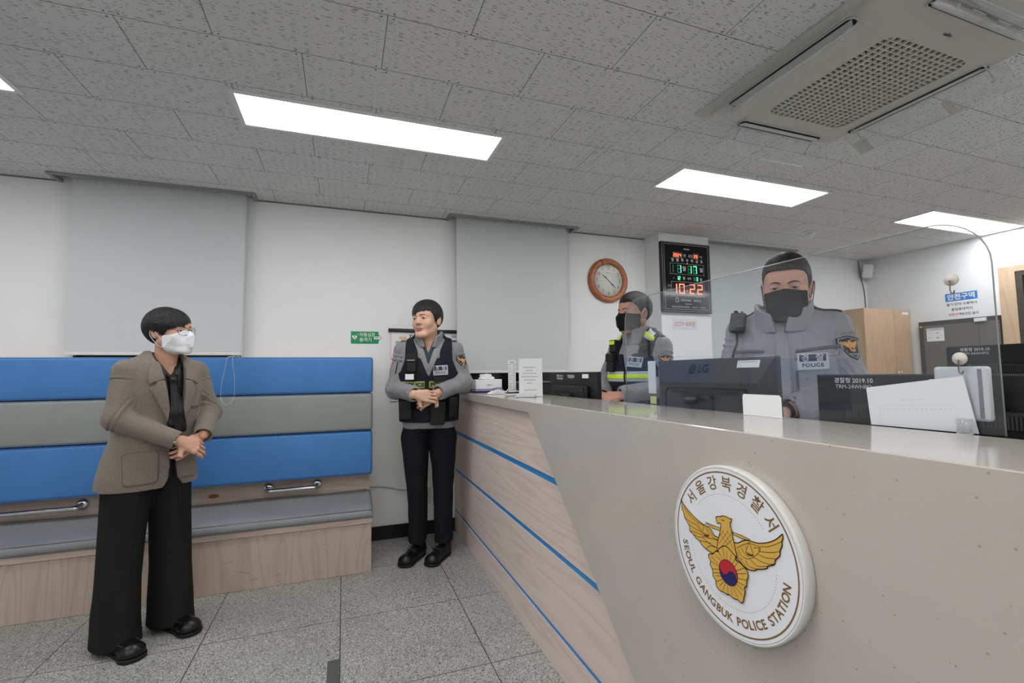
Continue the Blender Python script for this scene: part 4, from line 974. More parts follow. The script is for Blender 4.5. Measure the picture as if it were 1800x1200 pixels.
monitor('black monitor with a raised round logo behind the screen, before the masked officer', (1.228, 1.335, 1.263), -PI/2-.02, .568, .34, .725, 'lg', math.radians(0))
monitor('black monitor partly hidden by the hanging white document', (1.262, .665, 1.206), -PI/2+.03, .565, .34, .725, 't')
monitor('rearmost black monitor at the right edge, rising above the nearer one', (2.42, .965, 1.309), -PI/2-.02, .565, .34, .725, 't')
tag(box('paper_strip', 1.200, 1.2015, 1.60, 1.650, 1.130, 1.263, M_paper), 'narrow white paper strip at the left side of the logo monitor', 'paper')
tag(box('yellow_note', 1.2000, 1.2010, 1.60, 1.640, 1.0875, 1.118, mat('note_yellow', srgb(226,226,150), .6)), 'small pale yellow note below the white paper strip', 'note')

# ------------------------------------------------------------------ things on the far end of the counter
t = thing('tissue_box', 'white and lilac tissue box on the counter beside the vested officer', 'tissue box', (.98, 3.25, ZT))
box('carton', .880, 1.075, 3.20, 3.31, ZT+.010, 1.178, M_paper, t, .002)
box('lilac_band', .8795, 1.0755, 3.1995, 3.3105, ZT+.0095, ZT+.026, mat('lilac_card', srgb(170,150,206), .6), t)
bm = bmesh.new(); rnd = random.Random(3)
q = bmesh.new(); bmesh.ops.create_icosphere(q, subdivisions=4, radius=1)
for v in q.verts:
    n = v.co.normalized(); f = .72+.25*math.sin(7*n.x+3*n.y)*math.cos(6*n.z+2)+.22*abs(math.sin(11*n.y+5*n.x+4*n.z))
    v.co = Vector((.975+n.x*.058*f, 3.255+n.y*.040*f, 1.180+max(-.001, n.z)*.042*f))
merge(bm, q); o = bm_obj('tissue', bm, M_paper, t, smooth=True)
d = Draw(frame((.978, 3.1990, 1.140), WX, WZ), .0003); d.text('tissue', 0, 0, .016, mdp, 0); d.build('box_print', t)
tag(box('black_notebook', .870, 1.095, 3.165, 3.33, ZT+.0006, ZT+.009, mat('notebook_black', srgb(26,26,30), .6)), 'thin black notebook lying under the tissue box', 'notebook')
t = thing('hand_scanner', 'small white handheld device lying before the tissue box', 'device', (.93, 2.86, ZT))
prism('device_body', [(.868, ZT+.0006), (.985, ZT+.0006), (.985, ZT+.016), (.940, ZT+.030), (.900, ZT+.022), (.868, ZT+.008)], 'Y', 2.82, 2.885, M_whitep, t, .003)
tube('cord', smoothpath([(.985, 2.86, ZT+.010), (1.02, 2.90, ZT+.030), (1.06, 2.93, ZT+.028), (1.10, 2.90, ZT+.008), (1.12, 2.95, ZT+.004)], 6), .0025, M_whitep, t)
tube('frame_wire', smoothpath([(.90, 2.835, ZT+.024), (.892, 2.835, ZT+.036), (.93, 2.835, ZT+.042), (.955, 2.835, ZT+.038), (.965, 2.835, ZT+.020)], 4), .002, mat('dark_wire', srgb(60,60,66), .5), t)
# upright acrylic leaflet stand
t = thing('leaflet_stand', 'slim acrylic stand with a printed list on a black base', 'stand', (1.015, 2.80, ZT))
box('stand_base', .965, 1.062, 2.77, 2.84, ZT+.0006, ZT+.006, M_paper, t); box('base_top', .968, 1.059, 2.772, 2.838, ZT+.0062, ZT+.014, M_bgloss, t)
box('list_card', .985, 1.036, 2.803, 2.806, ZT+.0142, 1.302, M_paper, t); 
d = Draw(frame((.985, 2.8025, ZT+.014), WX, WZ), .0003)
for k in range(14): d.rect(.006+(k % 2)*.0, .018+k*.012, .022, .0205+k*.012, M_print if k % 4 else mat('yellow_print', srgb(225,205,70), .6)); d.rect(.029, .018+k*.012, .044, .0205+k*.012, M_print)
d.outline(.003, .010, .048, .178, .0008, M_print); d.rect(.012, .187, .040, .192, M_print); d.disc(.026, .105, .0025, MATS['sign_red'], 12); d.build('list_print', t)
# paper sign in a folded white holder
t = thing('counter_notice', 'white printed notice in a folded stand on the counter, left of the nearest left monitor', 'notice', (.99, 2.40, ZT))
Fn = frame((.920, 2.440, ZT+.002), (.122, -.030, 0), WZ)
bm = bmesh.new(); add_box(bm, 0, .122, 0, .212, -.002, 0, M=Fn); add_box(bm, .1225, .132, 0, .214, -.006, .002, M=Fn); bm_obj('notice_panel', bm, M_paper, t)
bm = bmesh.new(); Fz = Fn @ Matrix.Translation((-.01, 0, 0))
for p in ([(0, 0, .004), (.105, 0, .004), (.105, .016, .004), (0, .016, .004)], [(0, .016, .004), (.105, .016, .004), (.085, .001, .055), (-.02, .001, .055)], ):
    vs = [bm.verts.new(Fz @ Vector(q)) for q in p]; bm.faces.new(vs)
r = bmesh.ops.solidify(bm, geom=bm.faces[:], thickness=.0012)
bm_obj('folded_foot', bm, M_paper, t)
d = Draw(Fn @ Matrix.Translation((0, 0, .0006)), .0003); mfp = mat('pale_grey_print', srgb(176,176,172), .7)
for k, (z, n, x) in enumerate([(.160, 9, .024), (.142, 5, .040), (.126, 10, .020), (.108, 12, .014), (.090, 9, .026), (.072, 4, .044), (.034, 9, .030)]):
    for j in range(n): d.rect(x+j*.0078, z, x+j*.0078+.0056, z+.0055, mfp)
d.build('notice_print', t)
# small black phone-like block further along
t = thing('desk_phone', 'low black desk phone behind the leaflet stand', 'phone', (1.22, 2.83, .725))
box('phone_body', 1.17, 1.36, 2.76, 2.95, .726, .80, M_bplastic, t, .01); box('handset', 1.175, 1.225, 2.765, 2.945, .8005, .835, M_bplastic, t, .012)
t = thing('document_tray', 'dark grey desktop case behind the slim leaflet stand', 'case', (1.26, 3.05, .725))
box('case_body', 1.176, 1.40, 3.0, 3.25, .726, 1.150, mat('case_grey', srgb(40,42,44), .45), t, .006)
box('case_lid', 1.172, 1.405, 2.995, 3.255, 1.1505, 1.158, mat('case_edge', srgb(92,96,98), .4), t, .002)

# ------------------------------------------------------------------ solid modelling by distance fields (clothes, heads, hands)
import openvdb
def V3(p): return np.array(p, np.float32)
class G:
    def __init__(s, lo, hi, h):
        s.lo = V3(lo); s.h = h; n = [int(math.ceil((hi[i]-lo[i])/h))+1 for i in range(3)]
        s.x = (lo[0]+h*np.arange(n[0], dtype=np.float32))[:, None, None]; s.y = (lo[1]+h*np.arange(n[1], dtype=np.float32))[None, :, None]; s.z = (lo[2]+h*np.arange(n[2], dtype=np.float32))[None, None, :]
        s.n = n
    def full(s): return tuple(np.broadcast_to(a, s.n).astype(np.float32) for a in (s.x, s.y, s.z))
def rotm(rx=0, ry=0, rz=0):
    rx, ry, rz = [math.radians(a) for a in (rx, ry, rz)]
    X = np.array([[1,0,0],[0,math.cos(rx),-math.sin(rx)],[0,math.sin(rx),math.cos(rx)]]); Y = np.array([[math.cos(ry),0,math.sin(ry)],[0,1,0],[-math.sin(ry),0,math.cos(ry)]]); Z = np.array([[math.cos(rz),-math.sin(rz),0],[math.sin(rz),math.cos(rz),0],[0,0,1]])
    return Z @ Y @ X
def ell(P, c, r, R=None):
    x, y, z = P[0]-c[0], P[1]-c[1], P[2]-c[2]
    if R is not None: x, y, z = R[0][0]*x+R[1][0]*y+R[2][0]*z, R[0][1]*x+R[1][1]*y+R[2][1]*z, R[0][2]*x+R[1][2]*y+R[2][2]*z
    a, b, c_ = x/r[0], y/r[1], z/r[2]
    k0 = np.sqrt(a*a+b*b+c_*c_); k1 = np.sqrt((a/r[0])**2+(b/r[1])**2+(c_/r[2])**2)+1e-9
    return k0*(k0-1)/k1
def cone(P, a, b, ra, rb, flat=None, ff=1.0):
    """tapered capsule; flat = direction along which the section is squeezed by ff"""
    a = V3(a); b = V3(b); d = b-a; L = float(d @ d)+1e-12
    x, y, z = P[0]-a[0], P[1]-a[1], P[2]-a[2]
    t = np.clip((x*d[0]+y*d[1]+z*d[2])/L, 0, 1)
    x = x-t*d[0]; y = y-t*d[1]; z = z-t*d[2]
    if flat is not None:
        n = V3(flat); n = n/np.linalg.norm(n); q = (x*n[0]+y*n[1]+z*n[2])*(1/ff-1); x = x+q*n[0]; y = y+q*n[1]; z = z+q*n[2]
    return np.sqrt(x*x+y*y+z*z)-(ra+(rb-ra)*t)
def rbox(P, c, hs, r, R=None):
    x, y, z = P[0]-c[0], P[1]-c[1], P[2]-c[2]
    if R is not None: x, y, z = R[0][0]*x+R[1][0]*y+R[2][0]*z, R[0][1]*x+R[1][1]*y+R[2][1]*z, R[0][2]*x+R[1][2]*y+R[2][2]*z
    a, b, c_ = abs(x)-hs[0]+r, abs(y)-hs[1]+r, abs(z)-hs[2]+r
    return np.sqrt(np.maximum(a, 0)**2+np.maximum(b, 0)**2+np.maximum(c_, 0)**2)+np.minimum(np.maximum(a, np.maximum(b, c_)), 0)-r
def smin(a, b, k):
    if k <= 0: return np.minimum(a, b)
    h = np.maximum(k-abs(a-b), 0)/k; return np.minimum(a, b)-h*h*k*.25
def smax(a, b, k): return -smin(-a, -b, k)
def interp_rows(z, rows, col):
    zs = [r[0] for r in rows]; vs = [r[col] for r in rows]
    # smooth (monotone enough) interpolation on a fine table
    zt = np.linspace(zs[0], zs[-1], 200); vt = np.interp(zt, zs, vs); k = np.ones(13)/13
    vp = np.concatenate([np.full(6, vt[0]), vt, np.full(6, vt[-1])]); vt = np.convolve(vp, k, 'valid')
    return np.interp(z, zt, vt).astype(np.float32)
def loft(P, rows, n=2.3, off=0.0, cap=True):
    """stack of ovals along z; rows are (z, cx, cy, a, b)"""
    z = P[2]; cx, cy, a, b = [interp_rows(z, rows, k) for k in (1, 2, 3, 4)]
    a = a+off; b = b+off
    x = abs(P[0]-cx)/a; y = abs(P[1]-cy)/b
    d = ((x**n+y**n)**(1/n)-1)*np.minimum(a, b)
    if cap: d = np.maximum(d, np.maximum(rows[0][0]-z, z-rows[-1][0]))
    return d
def wav(P, f, seed, n=5):
    rs = np.random.RandomState(seed); out = 0
    for i in range(n):
        d = rs.normal(size=3); d /= np.linalg.norm(d); d *= f*rs.uniform(.7, 1.4); out = out+np.sin(P[0]*d[0]+P[1]*d[1]+P[2]*d[2]+rs.uniform(0, 6.28))
    return out/n
def ridges(P, f, seed):
    """soft creases: sharp valleys between rounded folds"""
    return 1-2*np.sqrt(abs(wav(P, f, seed, 3))+.02)
def folds(P, a, b, amp, nf, seed, centre=.5, width=.5):
    """creases running round a sleeve or a trouser leg between a and b"""
    a = V3(a); b = V3(b); d = b-a; L = float(np.linalg.norm(d)); d = d/L
    t = ((P[0]-a[0])*d[0]+(P[1]-a[1])*d[1]+(P[2]-a[2])*d[2])/L
    w_ = np.exp(-((t-centre)/width)**2)
    tw = wav(P, 14, seed, 3)*1.9
    s = np.sin(2*PI*nf*t+tw*2.2+1.3*wav(P, 30, seed+1, 2))
    return amp*w_*(np.sign(s)*abs(s)**.8)
def polys(g, d):
    grid = openvdb.FloatGrid(1.0); grid.copyFromArray(np.ascontiguousarray(np.clip(d, -1, 1).astype(np.float32))); grid.transform = openvdb.createLinearTransform(voxelSize=1.0)
    pts, tri, quad = grid.convertToPolygons(isovalue=0.0, adaptivity=0.0)
    v = np.asarray(pts, np.float64)*g.h+g.lo
    f = [tuple(int(i) for i in q[::-1]) for q in np.asarray(quad)]+[tuple(int(i) for i in q[::-1]) for q in np.asarray(tri)]
    return v, f
def orient(v, f):
    v = np.asarray(v); s = 0.0
    for q in f[::max(1, len(f)//2000)]:
        a, b, c = v[q[0]], v[q[1]], v[q[2]]; s += np.dot(np.cross(b-a, c-a), (a-v.mean(0)))
    return f if s > 0 else [q[::-1] for q in f]
def sdf_mesh(name, g, d, m, parent, T=None, mats=None, pick=None, keep=None):
    v, f = polys(g, d); f = orient(v, f)
    if T is not None: v = v @ np.array(T.to_3x3()).T + np.array(T.translation)
    midx = None
    if pick: midx = pick(np.array([v[list(q)].mean(0) for q in f]))
    me = bpy.data.meshes.new(name); me.from_pydata(v.tolist(), [], f)
    for q in (mats or [m]): me.materials.append(q)
    if midx is not None: me.polygons.foreach_set('material_index', [int(i) for i in midx])
    me.polygons.foreach_set('use_smooth', [True]*len(me.polygons)); me.update()
    o = bpy.data.objects.new(name, me); C.objects.link(o)
    if parent: local_child(o, parent)
    return o
def join_parts(name, parts, parent):
    """several evaluated pieces (v, f, material index) joined in one mesh"""
    V, F, MI = [], [], []
    for v, f, mi in parts: b = len(V); V += [tuple(p) for p in v]; F += [tuple(i+b for i in q) for q in f]; MI += list(mi) if hasattr(mi, '__len__') else [mi]*len(f)
    return V, F, MI
def bvh_of(*objs):
    V, F = [], []
    for o in objs:
        b = len(V); V += [v.co.copy() for v in o.data.vertices]; F += [tuple(i+b for i in p.vertices) for p in o.data.polygons]
    return BVHTree.FromPolygons(V, F)
def conform(name, bvh, F, poly, th, m, parent, res=.012, off=.0005, art=None, maxd=.5):
    """a sheet cut to poly (u, v in frame F) laid on a surface, th thick; art = Draw shapes printed on it"""
    n = (F.to_3x3() @ Vector((0, 0, 1))).normalized()
    def proj(u, v, h):
        p = F @ Vector((u, v, 0)); hit = bvh.ray_cast(p+n*.25, -n, maxd)
        if hit[0] is None: return p+n*h
        return hit[0]+n*h
    bm = bmesh.new(); from mathutils.geometry import tessellate_polygon
    vs = [bm.verts.new((u, v, 0)) for u, v in poly]
    for t in tessellate_polygon([[Vector((x, y, 0)) for x, y in poly]]): bm.faces.new([vs[i] for i in t])
    us = [p[0] for p in poly]; ws = [p[1] for p in poly]
    for ax, (a, b) in enumerate(((min(us), max(us)), (min(ws), max(ws)))):
        k = a+res
        while k < b-res*.3:
            co = (k, 0, 0) if ax == 0 else (0, k, 0); no = (1, 0, 0) if ax == 0 else (0, 1, 0)
            bmesh.ops.bisect_plane(bm, geom=bm.verts[:]+bm.edges[:]+bm.faces[:], plane_co=co, plane_no=no, dist=1e-6); k += res
    bmesh.ops.remove_doubles(bm, verts=bm.verts[:], dist=1e-6)
    bm.verts.index_update(); uv = [tuple(v.co[:2]) for v in bm.verts]; fs = [tuple(v.index for v in f.verts) for f in bm.faces]
    if fs:
        f0 = bm.faces[:][0] if False else None
    be = [(e.verts[0].index, e.verts[1].index) for e in bm.edges if len(e.link_faces) == 1]
    bm.free()
    top = [proj(u, v, off+th) for u, v in uv]; low = [proj(u, v, off-.004) for u, v in uv]; N = len(uv)
    V = top+low; F2 = list(fs)+[(a, b, b+N, a+N) for a, b in be]
    o = link_mesh(name, V, F2, m); local_child(o, parent)
    b2 = bmesh.new(); b2.from_mesh(o.data); bmesh.ops.recalc_face_normals(b2, faces=b2.faces[:]); b2.to_mesh(o.data); b2.free()
    o.data.polygons.foreach_set('use_smooth', [True]*len(o.data.polygons))
    if art:
        av, af, ami, amats = art.geo(); bm = bmesh.new(); vs = [bm.verts.new(p) for p in av]
        for q, i in zip(af, ami):
            try: bm.faces.new([vs[j] for j in q]).material_index = i
            except ValueError: pass
        r2_ = min(res, .009)
        for ax in (0, 1):
            a = min(p[ax] for p in av); b = max(p[ax] for p in av); k = a+r2_
            while k < b:
                co = [0, 0, 0]; no = [0, 0, 0]; co[ax] = k; no[ax] = 1
                bmesh.ops.bisect_plane(bm, geom=bm.verts[:]+bm.edges[:]+bm.faces[:], plane_co=co, plane_no=no, dist=1e-7); k += r2_
        bm.verts.index_update()
        pb = BVHTree.FromPolygons(top, [tuple(q) for q in fs])
        def proj2(u, v, h):
            q = F @ Vector((u, v, 0)); hit = pb.ray_cast(q+n*.25, -n, maxd)
            return hit[0]+n*h if hit[0] is not None else proj(u, v, off+th+h)
        vv = [proj2(v.co.x, v.co.y, .0009+v.co.z) for v in bm.verts]; ff = [tuple(v.index for v in f.verts) for f in bm.faces]; mi_ = [f.material_index for f in bm.faces]; bm.free()
        a_ = link_mesh(name+'_print', vv, ff, mats=amats, midx=mi_); a_.parent = o; a_.matrix_parent_inverse = Matrix.Identity(4)
    return o
def art(): return Draw(Matrix.Identity(4), .0003)

# ------------------------------------------------------------------ head, hair, mask
skins = dict(
    w=mat('skin_warm', srgb(206,160,138), .5, spec=.35, bump=.05, bscale=700, noise=(40, .05)),
    a=mat('skin_light', srgb(214,172,148), .5, spec=.35, bump=.05, bscale=700, noise=(40, .05)),
    b=mat('skin_tan', srgb(190,140,118), .5, spec=.35, bump=.05, bscale=700, noise=(40, .05)),
    c=mat('skin_medium', srgb(198,150,130), .5, spec=.35, bump=.05, bscale=700, noise=(40, .05)))
M_lip = mat('lips', srgb(176,116,106), .45); M_hair = mat('black_hair', srgb(20,18,18), .38, bump=.6, bscale=90, bstretch=(4, 4, .25), bdetail=4)
M_brow = mat('brow_hair', srgb(34,28,26), .7); M_eyew = mat('eye_white', srgb(222,216,208), .25); M_iris = mat('iris_dark', srgb(34,22,16), .15)
def face_coarse(P, fat=0.0):
    d = ell(P, (0, .012, .035), (.0765, .098, .083))
    d = smin(d, ell(P, (0, -.035, .035), (.064, .058, .062)), .03)
    d = smin(d, ell(P, (0, -.030, -.035), (.0645+fat, .060, .078)), .03)
    for s in (-1, 1):
        d = smin(d, cone(P, (s*(.052+fat), -.002, -.052), (s*.022, -.066, -.100), .021+fat, .018+fat*.5), .025)
        d = smin(d, ell(P, (s*(.043+fat), -.056, -.030), (.025, .026, .026)), .02)
    return smin(d, ell(P, (0, -.072, -.100), (.024, .019, .018)), .02)
def head_sdf(P, fat=0.0, neck=.056, mouth=True, tall=.19):
    d = face_coarse(P, fat)
    for s in (-1, 1):
        d = smin(d, cone(P, (s*.014, -.086, .021), (s*.044, -.074, .020), .0085, .008), .012)
        d = smax(d, -ell(P, (s*.032, -.103, .003), (.019, .014, .010)), .012)
        d = smin(d, ell(P, (s*.032, -.0775, .001), (.0165, .0135, .0105)), .006)
        d = smax(d, -ell(P, (s*.032, -.092, .000), (.0135, .0085, .0031), rotm(0, s*5, 0)), .002)
    d = smin(d, cone(P, (0, -.087, .010), (0, -.104, -.026), .0065, .0100), .012)
    for s in (-1, 1): d = smin(d, ell(P, (s*.0115, -.096, -.031), (.0080, .010, .0065)), .006)
    for s in (-1, 1): d = smax(d, -ell(P, (s*.0058, -.104, -.0385), (.0030, .0045, .0030)), .002)
    if mouth:
        d = smin(d, ell(P, (0, -.087, -.060), (.024, .0085, .0060)), .008)
        d = smin(d, ell(P, (0, -.0855, -.0705), (.020, .0085, .0065)), .006)
        d = smax(d, -ell(P, (0, -.098, -.0652), (.0255, .0095, .0011)), .0025)
    for s in (-1, 1):
        R = rotm(0, 0, s*-22)
        e = ell(P, (s*.0795, .012, -.006), (.0085, .0185, .031), R)
        e = smax(e, -ell(P, (s*.0885, .008, -.003), (.0065, .0105, .020), R), .004)
        d = smin(d, e, .006)
    d = smin(d, cone(P, (0, .016, -.055), (0, .034, -tall), neck, neck+.003), .03)
    return d
def azim(P): return np.degrees(np.arctan2(abs(P[0]), -(P[1]-.008)))
def hair_sdf(P, line, r=(.086, .106, .094), c=(0, .016, .038), seed=1, amp=.0016, edge=.006, taper=None, part=None, asym=0.0):
    az = azim(P); zl = np.interp(az, [a for a, _ in line], [b for _, b in line]).astype(np.float32)
    zl = zl+edge*wav(P*1.0 if False else (P[0], P[1], P[2]*.1), 260, seed, 4)+edge*.7*wav((P[0], P[1], P[2]*.1), 700, seed+5, 3)
    zl = zl+asym*P[0]*np.clip(1-az/75, 0, 1)*1.5
    d = ell(P, c, r)-.003*wav(P, 55, seed+9, 4)
    if taper: d = d+taper*np.clip((.045-P[2])/.12, 0, 1)
    if part is not None: d = d+.004*np.exp(-((P[0]-part)/.006)**2)*(P[1] < .03)
    sa = np.arctan2(P[0], -(P[1]-.008))
    d = d+amp*np.sin(sa*46+9*wav(P, 16, seed, 3)+P[2]*30)+amp*.7*wav(P, 420, seed+2, 3)
    return smax(d, (zl-P[2])*1.2, .005)
def place(T_pos, yaw=0, pitch=0, roll=0, s=1.0):
    """head frame inside the person: yaw > 0 turns towards the person's left, pitch > 0 looks down"""
    return Matrix.Translation(T_pos) @ Matrix.Rotation(math.radians(yaw), 4, 'Z') @ Matrix.Rotation(math.radians(pitch), 4, 'X') @ Matrix.Rotation(math.radians(roll), 4, 'Y') @ Matrix.Scale(s, 4)
def head_geo(T, **kw):
    g = G((-.105, -.130, -.215), (.105, .130, .130), .0027); P = g.full(); d = head_sdf(P, **kw)
    v, f = polys(g, d); f = orient(v, f)
    cen = np.array([v[list(q)].mean(0) for q in f])
    lip = (abs(cen[:, 0]) < .0235) & (cen[:, 2] < -.0545) & (cen[:, 2] > -.0765) & (cen[:, 1] < -.086+.35*abs(cen[:, 0])) & (((cen[:, 0]/.0245)**2+((cen[:, 2]+.0655)/.0115)**2) < 1)
    mi = np.where(lip & kw.get('mouth', True), 1, 0)
    return v @ np.array(T.to_3x3()).T+np.array(T.translation), f, mi
def eyes(T, parent, gaze=(0, -1, 0)):
    gz = Vector(gaze).normalized()
    for s in (-1, 1):
        b = bmesh.new(); bmesh.ops.create_uvsphere(b, u_segments=24, v_segments=16, radius=.0128)
        for f in b.faces:
            f.smooth = True; f.material_index = 1 if f.calc_center_median().normalized().dot(gz) > .80 else 0
        for v in b.verts: v.co = T @ (v.co+Vector((s*.032, -.0765, .000)))
        bm_obj('eye', b, parent=parent, mats=[M_eyew, M_iris], local=True)
def brows(T, parent, thick=.0030, hg=None, lift=.0, lash=True):
    """eyebrows and lash lines laid on the finished head"""
    v, f = hg; bv = BVHTree.FromPolygons([Vector(p) for p in v], [tuple(q) for q in f])
    o = T @ Vector((0, -.12, 0)); x = (T.to_3x3() @ Vector((1, 0, 0))).normalized(); z = (T.to_3x3() @ Vector((0, 0, 1))).normalized(); sc_ = T.to_3x3().col[0].length
    F = frame(o, x, z) @ Matrix.Scale(sc_, 4)
    for s in (-1, 1):
        up = [(.013, .0205), (.020, .0235), (.030, .0252), (.040, .0240), (.049, .0185)]; lo = [(.047, .0182), (.039, .0205), (.030, .0212), (.020, .0190), (.012, .0165)]
        k = thick/.0030; mid = lambda q: (q[0], .0205+lift+(q[1]-.0205)*(.6+.4*k))
        pl = [(s*q[0], mid(q)[1]) for q in up+lo]
        conform('eyebrow', bv, F, pl if s > 0 else pl[::-1], .0012, M_brow, parent, .006, .0002, maxd=.4)
        if lash:
            up = [(.0175, .0012), (.023, .0040), (.031, .0052), (.040, .0040), (.0470, .0006)]; lo = [(.0455, -.0002), (.040, .0022), (.031, .0032), (.023, .0022), (.018, .0000)]
            pl = [(s*q[0], q[1]) for q in up+lo]
            conform('eyelashes', bv, F, pl if s > 0 else pl[::-1], .0006, M_brow, parent, .005, .0002, maxd=.4)
def hair(T, parent, line, label=None, **kw):
    zt = .14; zb = min(b for _, b in line)-.02
    g = G((-.125, -.135, zb), (.125, .150, zt), .0024); P = g.full(); d = hair_sdf(P, line, **kw)
    d = np.maximum(d, -(face_coarse(P)+.004))
    o = sdf_mesh('hair', g, d, M_hair, parent, T)
    return o
def ear_loop(T, parent, a, b, m, s, r=.0013):
    tube('ear_loop', [T @ Vector(p) for p in smoothpath([a, (s*.078, -.02, (a[2]*.6+b[2]*.4)+.006), (s*.088, .018, .012), (s*.090, .032, -.008), (s*.086, .026, -.034), (s*.077, -.006, b[2]*.8-.012), b], 6)], r, m, parent, 6, local=True)

# ------------------------------------------------------------------ hands
def hand_geo(side, W, fdir, ndir, curl=(20, 35, 25), thumb=0.0, spread=2.0, scale=1.0, fore=.10, curls=None, tcurl=20):
    """side +1: thumb towards +x of the hand frame (fingers +y, back of the hand +z)"""
    f = Vector(fdir).normalized(); n = Vector(ndir); n = (n-f*n.dot(f)).normalized(); x = f.cross(n)
    M_ = Matrix(((x.x, f.x, n.x, W[0]), (x.y, f.y, n.y, W[1]), (x.z, f.z, n.z, W[2]), (0, 0, 0, 1))) @ Matrix.Scale(scale, 4)
    g = G((-.075, -fore-.01, -.095), (.075, .20, .045), .0026); P = g.full(); s = side
    d = cone(P, (0, -fore, 0), (0, .006, 0), .030, .0255, (0, 0, 1), .78)
    K = [(.031, .086, .0098), (.0105, .091, .0100), (-.0105, .087, .0095), (-.029, .078, .0085)]; LN = [(.040, .024, .020), (.044, .028, .021), (.041, .026, .021), (.032, .019, .018)]
    for (kx, ky, r) in K: d = smin(d, cone(P, (s*kx*.45, .008, 0), (s*kx, ky-.008, 0.001), .0145, .0125), .014)
    d = smin(d, ell(P, (s*.022, .035, -.012), (.018, .032, .014)), .012); d = smin(d, ell(P, (-s*.024, .04, -.009), (.012, .034, .012)), .012)
    fing = None
    for i, ((kx, ky, r), L) in enumerate(zip(K, LN)):
        c = (curls[i] if curls else curl); sp = math.radians((1.5-i)*spread)*s
        p = Vector((s*kx, ky, .001)); a = 0; e = None
        for j in range(3):
            a += math.radians(c[j]); dv = Vector((math.sin(sp)*math.cos(a), math.cos(sp)*math.cos(a), -math.sin(a))); q = p+dv*L[j]
            seg = cone(P, p, q, r*(1-.07*j), r*(1-.07*(j+1))-.0003); e = seg if e is None else smin(e, seg, .003); p = q
        fing = e if fing is None else smin(fing, e, .0012)
    d = smin(d, fing, .007)
    tb = Vector((s*.020, .018, -.010)); t1 = Vector((s*(.042+thumb*.3), .050, -.018)); t2 = t1+Vector((s*.010*(1-thumb), .030, -.006-.01*thumb)); t3 = t2+Vector((-s*.004*(tcurl/20), .024, -.008*(tcurl/20)))
    e = smin(smin(cone(P, tb, t1, .0145, .0118), cone(P, t1, t2, .0112, .0100), .004), cone(P, t2, t3, .0098, .0080), .003)
    d = smin(d, e, .008)
    for (kx, ky, r) in K: d = smin(d, ell(P, (s*kx, ky-.004, .009), (.006, .008, .004)), .005)
    v, ff = polys(g, d); ff = orient(v, ff)
    return v @ np.array(M_.to_3x3()).T+np.array(M_.translation), ff, [0]*len(ff)
def coarse_geo(prims, lo, hi, h=.012):
    g = G(lo, hi, h); P = g.full(); d = None
    for q in prims:
        e = q(P); d = e if d is None else smin(d, e, .03)
    v, f = polys(g, d); return v, orient(v, f), [0]*len(f)
def body(parent, skin, pieces):
    V, F, MI = join_parts('body', pieces, parent)
    o = link_mesh('body', V, F, smooth=True, mats=[skin, M_lip], midx=MI); local_child(o, parent); return o
def shoe(name, c, yaw, m, parent, L=.27, W_=.048, sole=mat('black_sole', srgb(14,14,14), .6), boot=False):
    R = Matrix.Translation(c) @ Matrix.Rotation(math.radians(yaw), 4, 'Z')
    g = G((-.07, -.20, -.005), (.07, .13, .16), .0042); P = g.full()
    d = cone(P, (0, .055, .040), (0, -.125, .033), .036, .037, (1, 0, 0), 1.15)
    d = smin(d, cone(P, (0, .05, .05), (0, -.04, .055), .036, .032), .02)
    d = smin(d, ell(P, (0, -.125, .030), (.048, .045, .030)), .015)
    if boot: d = smin(d, cone(P, (0, .045, .06), (0, .048, .13), .040, .046), .02); d = d-.002*np.clip(wav(P, 120, 5), 0, 1)
    d = smax(d, ell(P, (0, .05, .11), (.032, .04, .04))*-1, .004) if not boot else d
    d = np.maximum(d, .012-P[2])
    o = sdf_mesh(name, g, d, m, parent, R)
    g = G((-.07, -.20, -.004), (.07, .13, .03), .0042); P = g.full()
    d2 = smin(cone((P[0], P[1], P[2]*0), (0, .055, 0), (0, -.120, 0), .040, .047), ell((P[0], P[1], P[2]*0), (0, -.128, 0), (.050, .046, 1)), .02)
    d2 = np.maximum(d2, np.maximum(P[2]-.018, .001-P[2]))
    s = sdf_mesh('sole', g, d2, sole, parent, R); s.parent = o; s.matrix_parent_inverse = Matrix.Identity(4)
    bm = bmesh.new()
    if boot:
        for k in range(5):
            y = -.075+k*.018; z = .085+k*.012; add_tube(bm, [R @ Vector(p) for p in ((-.022, y, z-.006), (0, y-.004, z+.003), (.022, y+.004, z-.006))], .0022, 5)
        ob = bm_obj('laces', bm, mat('lace_black', srgb(30,30,30), .7), None); ob.parent = o
    else:
        add_tube(bm, [R @ Vector(p) for p in smoothpath([(-.034, -.06, .060), (-.030, -.115, .060), (0, -.143, .054), (.030, -.115, .060), (.034, -.06, .060)], 5)], .0014, 5)
        ob = bm_obj('stitched_seam', bm, mat('seam_grey', srgb(70,70,70), .5), None); ob.parent = o
    return o
def sleeve(P, S, E, Wr, rs, re, rw, k=.03):
    d = smin(cone(P, S, E, rs, re), cone(P, E, Wr, re, rw), k)
    return d
